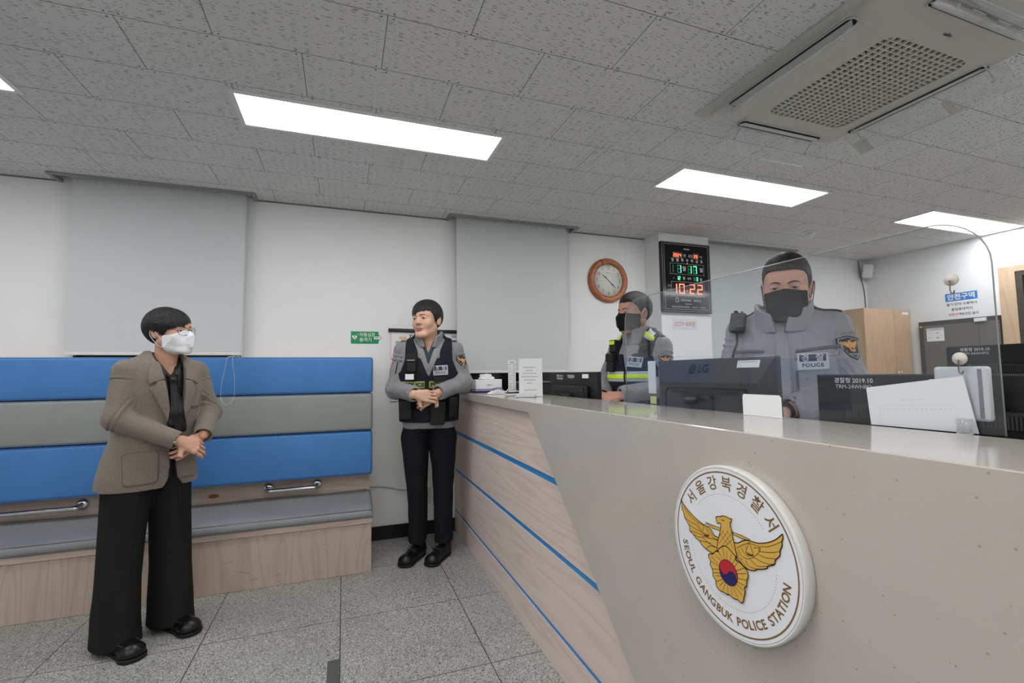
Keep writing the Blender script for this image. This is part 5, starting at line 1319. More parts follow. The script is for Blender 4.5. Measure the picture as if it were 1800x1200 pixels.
def cuff_cut(P, d, E, Wr, rw, over=.012, wall=.006):
    """flat open end of a sleeve just past the wrist point"""
    e = V3(E); w_ = V3(Wr); u = (w_-e)/np.linalg.norm(w_-e); q = (P[0]-w_[0])*u[0]+(P[1]-w_[1])*u[1]+(P[2]-w_[2])*u[2]
    ext = cone(P, e+(w_-e)*.5, w_+u*.05, rw*1.06, rw)
    near = (np.sqrt((P[0]-w_[0])**2+(P[1]-w_[1])**2+(P[2]-w_[2])**2)-.16)
    d = smin(d, np.maximum(ext, near), .01)
    d = np.where(near < 0, np.maximum(d, q-over), d)
    hole = np.maximum(cone(P, w_-u*.03, w_+u*.1, rw-wall, rw-wall), near)
    return smax(d, -hole, .002)

# ------------------------------------------------------------------ the standing woman
def tweed():
    k = NT('taupe_tweed', 0.9)
    a = k.n('TexNoise', {'Vector': k.mapv(scale=(1, 1, 1)), 'Scale': 800.0, 'Detail': 2.0, 'Roughness': .8}).outputs[0]
    b = k.n('TexNoise', {'Vector': k.mapv(scale=(1, 1, .12)), 'Scale': 500.0, 'Detail': 1.0}).outputs[0]
    c = k.mix(k.rng(a, .36, .64), srgb(98, 90, 83), srgb(150, 141, 131)); c = k.mix(k.rng(b, .5, .7, 0, .35), c, srgb(84, 77, 70))
    k.l(c, k.p.inputs['Base Color']); k.p.inputs['Sheen Weight'].default_value = .15; k.p.inputs['Specular IOR Level'].default_value = .15
    k.bump(a, .35, .002); return k.m
M_tweed = tweed(); M_blackf = mat('black_silk', srgb(14,14,15), .45, bump=.2, bscale=60); M_trou = mat('charcoal_trouser', srgb(30,30,30), .8, spec=.2, bump=.15, bscale=300, noise=(8, .08))
M_shoe = mat('black_leather', srgb(16,16,17), .32, bump=.06, bscale=200); M_maskw = mat('white_mask_fabric', srgb(236,238,242), .7, spec=.2, bump=.05, bscale=300); M_maskb = mat('black_mask_fabric', srgb(26,26,28), .8, spec=.2, bump=.08, bscale=300)
M_seam = mat('jacket_seam', srgb(84,76,69), .9); M_gold = mat('silver_button', srgb(190,182,168), .25, metal=.8)
def woman():
    p = thing('person', 'woman in a taupe tweed blazer, glasses and a white mask standing with clasped hands', 'person', (-.88, 2.76, 0), math.radians(40))
    SR, ER, WR = (-.118, -.022, 1.252), (-.160, -.062, 1.035), (.020, -.200, .928)
    SL, EL, WL = (.180, -.035, 1.252), (.240, -.055, 1.035), (.140, -.200, .938)
    # trousers
    g = G((-.25, -.19, .018), (.25, .19, .89), .0055); P = g.full()
    def leg(s, cx, cy):
        rows = [(.02, cx, cy-.01, .092, .118), (.10, cx, cy-.005, .088, .110), (.30, cx*.97, cy, .082, .098), (.50, cx*.9, cy*.8, .085, .098), (.70, s*.085, 0, .092, .112), (.88, s*.062, 0, .095, .108)]
        d = loft(P, rows, 2.1)
        d = d-.004*np.exp(-((P[0]-interp_rows(P[2], rows, 1))/.007)**2)*(P[1] < 0)      # pressed crease
        return d + .0035*wav((P[0]*1.6, P[1]*1.6, P[2]*.35), 22, 11+s) + .004*np.exp(-((P[2]-.13)/.09)**2)*wav(P, 32, 31+s)
    dl = smin(leg(-1, -.108, .0), leg(1, .112, .0), .025)
    # open lower ends
    for cx in (-.108, .112): dl = smax(dl, -np.maximum(loft(P, [(.0, cx, -.01, .086, .112), (.12, cx, -.005, .08, .1)], 2.1, cap=False), P[2]-.07), .003)
    hemcut = (.026+.05*np.clip(-(P[1]+.06), 0, .2)*2.2)-P[2]
    dl = np.maximum(dl, hemcut)
    sdf_mesh('trousers', g, dl, M_trou, p)
    shoe('shoe', (-.108, -.040, 0), 2, M_shoe, p, boot=False); shoe('shoe', (.112, -.040, 0), 6, M_shoe, p, boot=False)
    # black blouse with a loose neck scarf
    tor = [(.70, 0, 0, .180, .122), (.80, .0, 0, .175, .122), (.93, .010, -.003, .152, .114), (1.05, .024, -.010, .156, .118), (1.15, .030, -.018, .160, .118), (1.23, .032, -.022, .155, .100), (1.28, .033, -.025, .125, .080), (1.32, .034, -.024, .070, .062)]
    g = G((-.21, -.17, .74), (.24, .12, 1.33), .006); P = g.full()
    d = loft(P, tor, 2.2, off=-.008)
    d = smax(d, -np.maximum(abs(P[0]-.036)-(P[2]-1.215)*.52, P[1]+.03), .006)     # open neckline
    sdf_mesh('blouse', g, d, M_blackf, p)
    g = G((-.07, -.19, .94), (.15, -.02, 1.30), .0042); P = g.full()
    fn = (0, 1, 0)
    d = cone(P, (.034, -.128, 1.205), (.046, -.150, 1.05), .018, .030, fn, .42); d = smin(d, cone(P, (.046, -.150, 1.05), (.062, -.150, .975), .032, .026, fn, .40), .01)
    d = smin(d, cone(P, (.032, -.130, 1.19), (.026, -.146, 1.0), .014, .020, fn, .42), .006)
    d = smin(d, ell(P, (.033, -.130, 1.208), (.022, .013, .018)), .01)
    d = smin(d, cone(P, (.031, -.125, 1.21), (-.012, -.065, 1.275), .014, .011, fn, .7), .008); d = smin(d, cone(P, (.035, -.125, 1.21), (.078, -.068, 1.275), .014, .011, fn, .7), .008)
    d = d+.0022*np.sin(P[0]*260+3*wav(P, 20, 3)); d = np.maximum(d, .955+.25*(P[0]-.0)*(-1)-P[2])
    sdf_mesh('scarf', g, d, M_blackf, p)
    # blazer
    GX = [.050, .048, .046, .044, .036, .034]
    g = G((-.25, -.26, .70), (.33, .17, 1.36), .0052); P = g.full()
    J = [(.705, .000, .004, .204, .140), (.75, .000, .003, .203, .139), (.85, .004, .000, .184, .132), (.94, .012, -.004, .163, .126), (1.05, .024, -.010, .166, .130), (1.15, .030, -.018, .172, .130), (1.225, .033, -.022, .168, .114), (1.275, .033, -.022, .150, .092), (1.315, .034, -.018, .095, .072), (1.345, .035, -.010, .068, .064)]
    d = loft(P, J, 2.25)
    d = smin(d, cone(P, (-.02, -.018, 1.268), SR, .062, .050), .04); d = smin(d, cone(P, (.08, -.024, 1.268), SL, .062, .050), .04)
    d = d+.0035*wav((P[0], P[1], P[2]*.5), 26, 2)
    def gap(P):
        return np.interp(P[2], [.70, .74, .80, .93, 1.06, 1.25, 1.32], [.045, .024, .016, .017, .030, .052, .062]).astype(np.float32)
    cx = np.interp(P[2], [.70, .80, .95, 1.06, 1.25, 1.32], GX).astype(np.float32)
    slot = np.maximum(abs(P[0]-cx)-gap(P), P[1]+.035)
    d = smax(d, -slot, .008)
    # neck hole
    d = smax(d, -cone(P, (.036, -.035, 1.22), (.036, -.03, 1.42), .050, .060), .01)
    for S, E, W_, sd in ((SR, ER, WR, 5), (SL, EL, WL, 9)):
        a = sleeve(P, S, E, W_, .051, .047, .038, .035)
        a = a+folds(P, S, E, .0050, 13, sd, .20, .055)+folds(P, E, W_, .0058, 13, sd+3, .05, .08)+.0022*ridges(P, 36, sd+1)
        a = cuff_cut(P, a, E, W_, .041, .008)
        d = smin(d, a, .012)
    g2 = G((.0, 0, 0), (.01, .01, .01), .01)
    jk = sdf_mesh('blazer', g, d, M_tweed, p)
    bv0 = bvh_of(jk)
    gs = G((-.22, -.18, .70), (.26, .05, 1.36), .010); vv, ff = polys(gs, loft(gs.full(), J, 2.25)); bv = BVHTree.FromPolygons([Vector(q) for q in vv], ff)
    F = frame((0, -.3, 0), (1, 0, 0), (0, 0, 1))
    for s in (-1, 1):
        gh = lambda z: np.interp(z, [.70, .74, .80, .93, 1.06, 1.25, 1.32], [.045, .024, .016, .017, .030, .052, .062])
        def X(u, z): return (float(np.interp(z, [.70, .80, .95, 1.06, 1.25, 1.32], GX)+s*(gh(z)-.001+u)), z)
        lap = [X(.0, .985), X(.020, 1.03), X(.044, 1.10), X(.062, 1.166), X(.036, 1.190), X(.030, 1.204), X(.0, 1.208), X(.0, 1.15), X(.0, 1.08)]
        A = art(); A.stroke([X(.0175, 1.03), X(.0410, 1.10), X(.0585, 1.163), X(.036, 1.186)], .0012, M_seam); conform('lapel', bv, F, lap if s > 0 else lap[::-1], .0085, M_tweed, p, .010, .0015, A)
        col = [X(.0, 1.212), X(.030, 1.206), X(.060, 1.188), X(.056, 1.235), X(.036, 1.275), X(.014, 1.31), X(-.004, 1.29), X(.0, 1.25)]
        conform('collar', bv, F, col if s > 0 else col[::-1], .0085, M_tweed, p, .010, .0015)
    # patch pockets
    for cxp in (-.086, .125):
        pk = rrect(cxp-.062, cxp+.068 if cxp < 0 else cxp+.045, .735, .885, .022, 4)
        A = art(); A.stroke([(a+(cxp-a)*.05, b+(.81-b)*.05) for a, b in pk], .0016, M_seam, True); conform('patch_pocket', bv, F, pk, .0055, M_tweed, p, .010, .0012, A)
    pk = rrect(.108, .172, 1.075, 1.150, .012, 4); A = art(); A.stroke([(a+(.14-a)*.06, b+(1.11-b)*.06) for a, b in pk], .0014, M_seam, True); conform('patch_pocket', bv, F, pk, .0050, M_tweed, p, .010, .0012, A)
    # cuff buttons on the right sleeve
    e = Vector(ER); w_ = Vector(WR); u = (w_-e).normalized()
    for k in range(4):
        c = w_-u*(.012+k*.017)+Vector((-.002, -.045, -.016)); hit = bv0.find_nearest(c)
        b = bmesh.new(); bmesh.ops.create_uvsphere(b, u_segments=10, v_segments=6, radius=.0055)
        for v in b.verts: v.co += hit[0]
        bm_obj('button', b, M_gold, p, smooth=True, local=True)
    # body: head, hands
    T = place((.044, -.052, 1.446), 26, -2, -3, .94)
    hv, hf, hm = head_geo(T, neck=.050, mouth=False, fat=.002)
    r1 = hand_geo(1, Vector(WR)+Vector((.016, -.012, -.006)), (.80, -.16, -.42), (-.15, -.93, .35), scale=.90, curls=[(22, 28, 20), (26, 30, 22), (30, 34, 24), (34, 38, 26)], thumb=.3, fore=.05)
    r2 = hand_geo(-1, Vector(WL)+Vector((-.012, .014, -.012)), (-.72, -.05, -.48), (.1, -.9, .2), scale=.88, curls=[(24, 40, 30)]*4, thumb=.2, fore=.05)
    core = coarse_geo([lambda P: loft(P, tor[2:], 2.2, off=-.03), lambda P: cone(P, (-.09, 0, .8), (-.105, .01, .1), .06, .035), lambda P: cone(P, (.09, 0, .8), (.11, .01, .1), .06, .035),
        lambda P: cone(P, SR, ER, .034, .030), lambda P: cone(P, ER, WR, .030, .024), lambda P: cone(P, SL, EL, .034, .030), lambda P: cone(P, EL, WL, .030, .024)], (-.22, -.24, .05), (.32, .15, 1.34))
    body(p, skins['w'], [(hv, hf, hm), r1, r2, core])
    eyes(T, p, (.15, -1, -.02)); brows(T, p, .0030, hg=(hv, hf))
    line = [(0, .030), (10, .032), (24, .034), (36, .028), (50, .016), (62, -.012), (72, -.025), (82, -.002), (94, -.004), (103, -.055), (116, -.108), (150, -.132), (180, -.136)]
    hair(T, p, line, r=(.095, .117, .105), c=(0, .016, .028), seed=5, amp=.0012, edge=.004, taper=.006, asym=.35)
    # mask
    g = G((-.075, -.145, -.140), (.075, .01, .01), .0022); P = g.full()
    d = smin(ell(P, (0, -.062, -.054), (.060, .046, .050)), cone(P, (0, -.120, -.030), (0, -.116, -.082), .006, .006), .05)
    d = smin(d, cone(P, (0, -.105, -.008), (0, -.112, -.03), .006, .006), .03)
    d = smin(d, face_coarse(P, .002)-.0085, .012); d = smin(d, ell(P, (0, -.074, -.100), (.036, .034, .028)), .015); d = np.maximum(d, P[1]+.018)
    d = smax(d, abs(P[2]+.060)-(.062-.42*np.clip(abs(P[0])-.018, 0, 1)), .006)
    d = d-.0009*np.exp(-((abs(P[2]+.056)-.016)/.0014)**2)
    mk = sdf_mesh('face_mask', g, d, M_maskw, p, T)
    for s in (-1, 1): ear_loop(T, p, (s*.060, -.036, -.026), (s*.058, -.030, -.080), M_maskw, s)
    # glasses
    gm = mat('dark_wire_rim', srgb(52,44,42), .3, metal=.6)
    gl = bpy.data.objects.new('glasses', None); C.objects.link(gl); local_child(gl, p)
    def gp(x, z): return (x, -.112+1.3*max(0, abs(x)-.01)**2*6, z)
    for s in (-1, 1):
        rim = [T @ Vector(gp(s*.034+.0245*math.cos(a), -.004+.0205*math.sin(a)-.002*abs(math.cos(a)))) for a in np.linspace(0, 2*PI, 29)[:-1]]
        tube('rim', rim, .0011, gm, gl, 6, True, True)
        tube('temple', [T @ Vector(q) for q in smoothpath([gp(s*.0585, .002), (s*.074, -.080, .006), (s*.083, -.02, .008), (s*.084, .018, .004)], 5)], .0011, gm, gl, 6, local=True)
        v = [T @ Vector((gp(s*.034+.024*math.cos(a), -.004+.020*math.sin(a)))) for a in np.linspace(0, 2*PI, 25)[:-1]]
        o = link_mesh('lens', v, [tuple(range(24))], make_acrylic('lens_glass', .01, (.98, .985, 1, 1), .02) if 'lens_glass' not in MATS else MATS['lens_glass']); local_child(o, gl)
    tube('bridge', [T @ Vector(q) for q in smoothpath([gp(-.0105, .000), (0, -.114, .004), gp(.0105, .000)], 4)], .0011, gm, gl, 6, local=True)
    return p
woman()

# ------------------------------------------------------------------ police officers
def nylon():
    k = NT('grey_police_jacket', 0.5)
    a = k.n('TexNoise', {'Vector': k.mapv(), 'Scale': 9.0, 'Detail': 4.0}).outputs[0]; b = k.n('TexNoise', {'Vector': k.mapv(scale=(1, 1, .6)), 'Scale': 26.0, 'Detail': 3.5, 'Distortion': 1.1}).outputs[0]
    c = k.mix(k.rng(a, .3, .7), srgb(128, 128, 132), srgb(138, 138, 142)); k.l(c, k.p.inputs['Base Color'])
    k.p.inputs['Sheen Weight'].default_value = .1; k.p.inputs['Specular IOR Level'].default_value = .35; k.bump(b, .55, .016); return k.m
M_jack = nylon(); M_vest = mat('navy_vest_fabric', srgb(27,30,40), .75, spec=.25, bump=.2, bscale=400); M_pouch = mat('black_nylon_pouch', srgb(19,19,22), .6, bump=.25, bscale=350)
M_jdark = mat('jacket_dark_piping', srgb(82,82,88), .6); M_silver = mat('reflective_silver', srgb(176,178,180), .35); M_lime = mat('reflective_lime', srgb(205,232,52), .45, emit=(.6, .8, .05, 1), estr=.0); M_lime2 = mat('dull_lime', srgb(150,160,92), .5)
M_navyp = mat('badge_navy', srgb(34,40,66), .5); M_shirt = mat('teal_shirt', srgb(38,66,78), .7); M_slate = mat('navy_trousers', srgb(26,27,33), .8, spec=.2, bump=.12, bscale=300, noise=(7, .08)); M_goldp = mat('patch_gold', srgb(214,150,70), .5); M_blkp = mat('patch_black', srgb(20,20,26), .6); M_orange = mat('patch_orange', srgb(226,120,50), .5)
def badge_art():
    A = art(); A.rect(-.046, -.030, .046, .030, M_silver); A.layer(); A.rect(-.0405, .000, .0405, .0260, M_navyp); A.layer()
    A.text('경', -.022, .0125, .029, M_silver, .0005); A.text('찰', .022, .0125, .029, M_silver, .0005); A.text('POLICE', 0, -.0145, .0185, M_navyp, .0004, spacing=1.12); return A
def shield_art():
    A = art(); sh = lambda k: [(x*k, y*k+.002) for x, y in [(-.036, .036), (0, .044), (.036, .036), (.037, .010), (.022, -.030), (0, -.050), (-.022, -.030), (-.037, .010)]]
    A.poly(sh(1.0), M_blkp); A.layer(); A.poly(sh(.90), M_silver); A.layer(.5); A.poly(sh(.84), M_blkp); A.layer()
    for s in (-1, 1): A.poly([(0, .014), (s*.010, .020), (s*.030, .026), (s*.026, .014), (s*.016, .004), (s*.006, -.004), (0, -.004)], M_goldp)
    A.layer(); A.poly([(-.006, .026), (.002, .030), (.006, .024), (.006, .006), (-.006, .006)], M_goldp); A.poly([(.010*math.cos(a), -.006+.011*math.sin(a)) for a in np.linspace(0, 2*PI, 11)[:-1]], M_goldp); A.layer()
    A.disc(0, -.004, .0055, mrd, 14); A.layer(.5); A.poly([(.0055*math.cos(a), -.004+.0055*math.sin(a)) for a in np.linspace(PI, 2*PI, 10)], mnv); A.layer()
    A.text('POLICE', 0, -.026, .0105, M_silver, .0002); return A
SHIELD = [(-.037, .038), (0, .047), (.037, .038), (.038, .012), (.023, -.029), (0, -.049), (-.023, -.029), (-.038, .012)]
def collar(p, c, r, z0, z1, open_deg, m, lean=-.02, zf=None, flare=.012, tilt=0.0, th=.010):
    g = G((c[0]-r-.06, c[1]-r-.06, z0-.02), (c[0]+r+.06, c[1]+r+.06, z1+.05), .0042); P = g.full()
    t = (P[2]-z0)/(z1-z0); cy = c[1]+lean*t*.5
    x = P[0]-c[0]; y = P[1]-cy; rad = np.sqrt(x*x+(y*.94)**2); az = np.degrees(np.arctan2(abs(x), -y))
    R = r+flare*(1-t)*.4+flare*np.clip(1-az/80, 0, 1)*(.4+.8*t)
    d = abs(rad-R)-th+.0022*wav(P, 60, 7)
    top = z1+(0 if zf is None else (zf-z1))*np.clip(1-az/75, 0, 1)
    d = smax(d, P[2]-top, .006); d = np.maximum(d, z0-P[2])
    gapa = open_deg*(.35+.65*np.clip(t, 0, 1))
    d = smax(d, (gapa-az)*math.radians(1)*r, .006)
    return sdf_mesh('collar', g, d, m, p)
def officer_jacket(p, rows, arms, rr=(.064, .058, .049), zip_x=0.0, sd=1, opening=None, hole=.062, amp=1.0, lo=-.42, hi=.42, neckc=(0, .01), zt=1.50, zb=None):
    zb = zb or rows[0][0]
    g = G((lo, -.40, zb-.01), (hi, .20, zt+.02), .0062); P = g.full()
    d = loft(P, rows, 2.3)
    d = d+amp*(.0045*wav((P[0], P[1], P[2]*1.5), 24, sd)+.0045*ridges(P, 30, sd+3))
    for (S, E, W_) in arms:
        sx = 1 if S[0] > 0 else -1
        d = smin(d, cone(P, (sx*.07+neckc[0], S[1], S[2]+.004), S, rr[0]+.004, rr[0]), .05)
    if opening: d = smax(d, -np.maximum(abs(P[0]-opening[0])-np.maximum(0, (P[2]-opening[1])*opening[2]), P[1]+.03), .008)
    d = smax(d, -cone(P, (neckc[0], neckc[1]-.02, zt-.12), (neckc[0], neckc[1], zt+.1), hole*.8, hole), .012)
    base = d
    for i, (S, E, W_) in enumerate(arms):
        a = sleeve(P, S, E, W_, *rr, .045)
        a = a+folds(P, S, E, .0065*amp, 10, sd+i*7, .24, .10)+folds(P, E, W_, .0075*amp, 11, sd+i*7+3, .07, .12)+.0035*ridges(P, 42, sd+i)
        L = np.linalg.norm(V3(W_)-V3(E)); u = (V3(W_)-V3(E))/L; q = (P[0]-W_[0])*u[0]+(P[1]-W_[1])*u[1]+(P[2]-W_[2])*u[2]
        a = a-.004*np.exp(-((q+.02)/.022)**2)*(a < .03)
        a = cuff_cut(P, a, E, W_, rr[2]-.004, .010, .007)
        d = smin(d, a, .012)
    return sdf_mesh('jacket', g, d, M_jack, p), base, g
def vest(p, rows, arms, off, zb, zv, wtop, vhalf, sd, neckc=(0, .0), zs=1.30):
    g = G((-.28, -.22, zb-.01), (.30, .20, 1.50), .0058); P = g.full()
    d = loft(P, rows, 2.3)
    for (S, E, W_) in arms:
        sx = 1 if S[0] > 0 else -1
        d = smin(d, cone(P, (sx*.07+neckc[0], S[1], S[2]+.004), S, .068, .064), .05)
    d = d-off+.002*wav(P, 26, sd)
    wd = np.interp(P[2], [zb, 1.16, 1.24, 1.32, 1.5], [.4, .4, wtop+.03, wtop, wtop-.005]).astype(np.float32)
    d = smax(d, abs(P[0]-neckc[0])-wd, .012)
    d = smax(d, -np.maximum(abs(P[0]-neckc[0])-np.maximum(0, (P[2]-zv)*vhalf), P[1]), .010)
    d = smax(d, -np.maximum(abs(P[0]-neckc[0])-.072, 1.33-P[2]), .010)
    d = np.maximum(d, zb-P[2])
    return sdf_mesh('police_vest', g, d, M_vest, p)
def pouch(name, p, bv, F, u, v, w_, h, dpt, m=M_pouch, flap=True):
    """rounded pocket box standing on the vest; F looks at the chest"""
    n = (F.to_3x3() @ Vector((0, 0, 1))).normalized(); hit = bv.ray_cast(F @ Vector((u, v, 0))+n*.25, -n, .6)
    if hit[0] is None: return None
    N = hit[1]; N = Vector((N.x, N.y, N.z*.3)).normalized()
    if N.dot(n) < 0: N = -N
    c = hit[0]; up = Vector((0, 0, 1)); xr = up.cross(N).normalized(); yr = N.cross(xr)
    Mx = Matrix(((xr.x, yr.x, N.x, c.x), (xr.y, yr.y, N.y, c.y), (xr.z, yr.z, N.z, c.z), (0, 0, 0, 1)))
    bm = bmesh.new(); add_box(bm, -w_/2, w_/2, -h/2, h/2, -.012, dpt, min(.010, dpt*.45), 3, M=Mx)
    o = bm_obj(name, bm, m, p, smooth=False, local=True)
    if flap:
        bm = bmesh.new(); add_box(bm, -w_/2-.002, w_/2+.002, h*.08, h/2+.003, -.002, dpt+.004, .004, 2, M=Mx); f = bm_obj('flap', bm, m, None); f.parent = o
    return o, Mx
def trousers(p, rows_l, rows_r, m, sd, amp=1.0):
    lo = min(r[1]-r[3] for r in rows_r)-.02; hi = max(r[1]+r[3] for r in rows_l)+.02
    g = G((lo, -.2, rows_l[0][0]-.01), (hi, .2, rows_l[-1][0]+.01), .006); P = g.full(); ds = []
    for i, R_ in enumerate((rows_l, rows_r)):
        d = loft(P, R_, 2.1)
        d = d+amp*(.003*wav((P[0], P[1], P[2]*1.4), 30, sd+i)+.0050*np.exp(-((P[2]-.14)/.08)**2)*ridges(P, 34, sd+i+4)+.0045*np.exp(-((P[2]-.50)/.09)**2)*ridges(P, 24, sd+i+6))
        ds.append(d)
    d = smin(ds[0], ds[1], .02)
    return sdf_mesh('trousers', g, d, m, p)

def officer_a():
    p = thing('person', 'police officer with bare face and black vest standing in the corner beside the counter', 'person', (.54, 3.24, 0), math.radians(-12))
    SR, ER, WR = (-.158, .01, 1.385), (-.205, -.02, 1.125), (-.065, -.245, 1.095)
    SL, EL, WL = (.192, .01, 1.385), (.250, -.03, 1.158), (.088, -.255, 1.105)
    R_ = [(.095, -.060, .02, .060, .075), (.20, -.058, .018, .062, .078), (.34, -.058, .012, .066, .080), (.50, -.064, .0, .072, .084), (.66, -.073, .004, .085, .100), (.80, -.078, .005, .095, .112), (.875, -.060, .005, .092, .108)]
    L_ = [(.095, .112, .02, .060, .075), (.20, .112, .018, .062, .078), (.34, .112, .012, .066, .080), (.50, .113, .0, .072, .084), (.66, .112, .004, .085, .100), (.80, .113, .005, .095, .112), (.875, .095, .005, .092, .108)]
    trousers(p, L_, R_, M_slate, 3)
    shoe('boot', (-.068, -.020, 0), -27, M_shoe, p, boot=True); shoe('boot', (.100, -.035, 0), -27, M_shoe, p, boot=True)
    rows = [(.860, .018, .0, .172, .125), (.90, .018, .0, .180, .132), (1.0, .020, .0, .183, .134), (1.12, .020, -.002, .188, .136), (1.24, .020, -.004, .196, .134), (1.33, .020, -.002, .186, .118), (1.39, .020, .002, .150, .098), (1.44, .020, .008, .100, .080), (1.485, .018, .008, .080, .076)]
    arms = [(SR, ER, WR), (SL, EL, WL)]
    jk, _, _ = officer_jacket(p, rows, arms, (.062, .058, .047), sd=4, opening=(.018, 1.28, .30), hole=.066, neckc=(.018, .0))
    # teal shirt seen in the open neck
    g = G((-.09, -.13, 1.25), (.12, .10, 1.50), .0045); P = g.full()
    d = loft(P, [(1.26, .018, -.02, .09, .085), (1.38, .018, -.012, .085, .085), (1.44, .018, -.008, .069, .074), (1.49, .018, -.004, .0625, .066)], 2.2)
    d = smax(d, -np.maximum(abs(P[0]-.015)-(P[2]-1.36)*.40, P[1]+.02), .004); sdf_mesh('shirt', g, d, M_shirt, p)
    collar(p, (.018, .004), .084, 1.40, 1.515, 34, M_jack, lean=-.015, zf=1.455, flare=.020)
    vs = vest(p, rows, arms, .016, .905, 1.20, .158, .42, 6, neckc=(.020, 0))
    bv = bvh_of(vs); F = frame((0, -.3, 0), (1, 0, 0), (0, 0, 1))
    # strip across the belly, broken by the front opening
    for a, b, nm in ((-.165, -.004, 'POLICE'), (.022, .180, 'POLICE')):
        A = art(); A.text('POLICE', (a+b)/2+(.012 if a < 0 else 0), 1.151, .036, M_pouch, .0012, sx=1.15)
        conform('lime_strip', bv, F, [(a, 1.128), (b, 1.128), (b, 1.174), (a, 1.174)], .0012, M_lime2, p, .009, .0006, A)
    conform('zip', bv, F, [(.006, .91), (.020, .91), (.020, 1.22), (.006, 1.22)], .002, M_pouch, p, .014, .0006)
    for nm, u, v, w_, h, dp in (('radio_pouch', -.085, 1.29, .062, .115, .030), ('small_pouch', .088, 1.34, .055, .085, .026), ('chest_pocket', -.095, 1.205, .075, .050, .020), ('belly_pouch', -.115, .985, .090, .115, .034), ('belly_pouch', .075, .965, .095, .150, .040), ('side_pouch', .165, 1.0, .060, .130, .030), ('chest_pocket', .090, 1.185, .080, .035, .010)):
        q = pouch(nm, p, bv, F, u, v, w_, h, dp, flap=nm != 'chest_pocket')
        if nm == 'chest_pocket' and u < 0 and q: bm = bmesh.new(); add_box(bm, -.030, .030, -.018, .018, .0205, .0215, M=q[1]); o = bm_obj('name_card', bm, M_paper, None); o.parent = q[0]
        if nm == 'radio_pouch' and q: bm = bmesh.new(); add_box(bm, -.024, .028, .020, .0225, .0345, .0355, M=q[1]); o = bm_obj('pale_cord', bm, M_paper, None); o.parent = q[0]
    conform('police_panel', bv, Matrix.Translation((.098, 0, 1.245)) @ Matrix.Rotation(math.radians(-3), 4, 'Y') @ F, [(-.049, -.033), (.049, -.033), (.049, .033), (-.049, .033)], .0025, M_silver, p, .02, .0006, badge_art())
    # jacket details
    Fs = frame((0, 0, 0), (.55, -.83, 0), (0, 0, 1)); n = Vector((.83, .55, 0))
    c = Vector(SL)*.72+Vector(EL)*.28
    x = Vector((.80, .60, 0)).normalized(); y = Vector((-.18, .0, 1)).normalized()
    bj = bvh_of(jk); Fp_ = frame(tuple(c+Vector((.15, -.20, 0))), x, y)
    conform('shoulder_patch', bj, Fp_, SHIELD, .002, M_blkp, p, .018, .0006, shield_art())
    for s, S in ((-1, SR), (1, SL)):
        Ft = frame((S[0]*.80+.004, 0, S[2]+.12), (1, 0, 0), (0, 1, 0))
        conform('epaulette', bj, Ft, rrect(-.050, .050, -.018, .022, .008), .005, M_pouch, p, .012, .0005)
    Fx = frame((ER[0], -.3, ER[2]), (1, 0, 0), (0, 0, 1))
    conform('sleeve_zip', bj, Fx, [(.000, .10), (.006, .10), (.020, .175), (.014, .178)], .002, M_pouch, p, .02, .0004)
    T = place((.004, -.032, 1.590), -30, -2, -2, 1.09)
    hv, hf, hm = head_geo(T, neck=.053, tall=.20, fat=-.003)
    r1 = hand_geo(1, Vector(WR)+Vector((.012, -.018, -.002)), (.86, -.22, -.10), (.15, -.95, .05), scale=.98, curls=[(30, 45, 25), (34, 48, 28), (38, 50, 30), (42, 50, 30)], thumb=.2, fore=.028)
    r2 = hand_geo(-1, Vector(WL)+Vector((-.012, .006, -.010)), (-.80, .02, -.42), (.1, -.9, .3), scale=.98, curls=[(20, 35, 25)]*4, thumb=.2, fore=.028)
    core = coarse_geo([lambda P: loft(P, rows, 2.2, off=-.035), lambda P: cone(P, (-.08, 0, .8), (-.06, .02, .1), .06, .035), lambda P: cone(P, (.11, 0, .8), (.112, .02, .1), .06, .035),
        lambda P: cone(P, SR, ER, .038, .034), lambda P: cone(P, ER, WR, .034, .026), lambda P: cone(P, SL, EL, .038, .034), lambda P: cone(P, EL, WL, .034, .026)], (-.26, -.30, .05), (.32, .15, 1.46))
    body(p, skins['a'], [(hv, hf, hm), r1, r2, core]); eyes(T, p, (-.05, -1, .02)); brows(T, p, .0032, hg=(hv, hf))
    line = [(0, .040), (15, .036), (30, .036), (42, .034), (54, .020), (66, -.004), (76, -.020), (86, .004), (98, .012), (108, -.020), (125, -.062), (180, -.078)]
    hair(T, p, line, r=(.0900, .117, .101), c=(0, .013, .036), seed=12, amp=.0010, edge=.006, asym=.25)
    return p
officer_a()

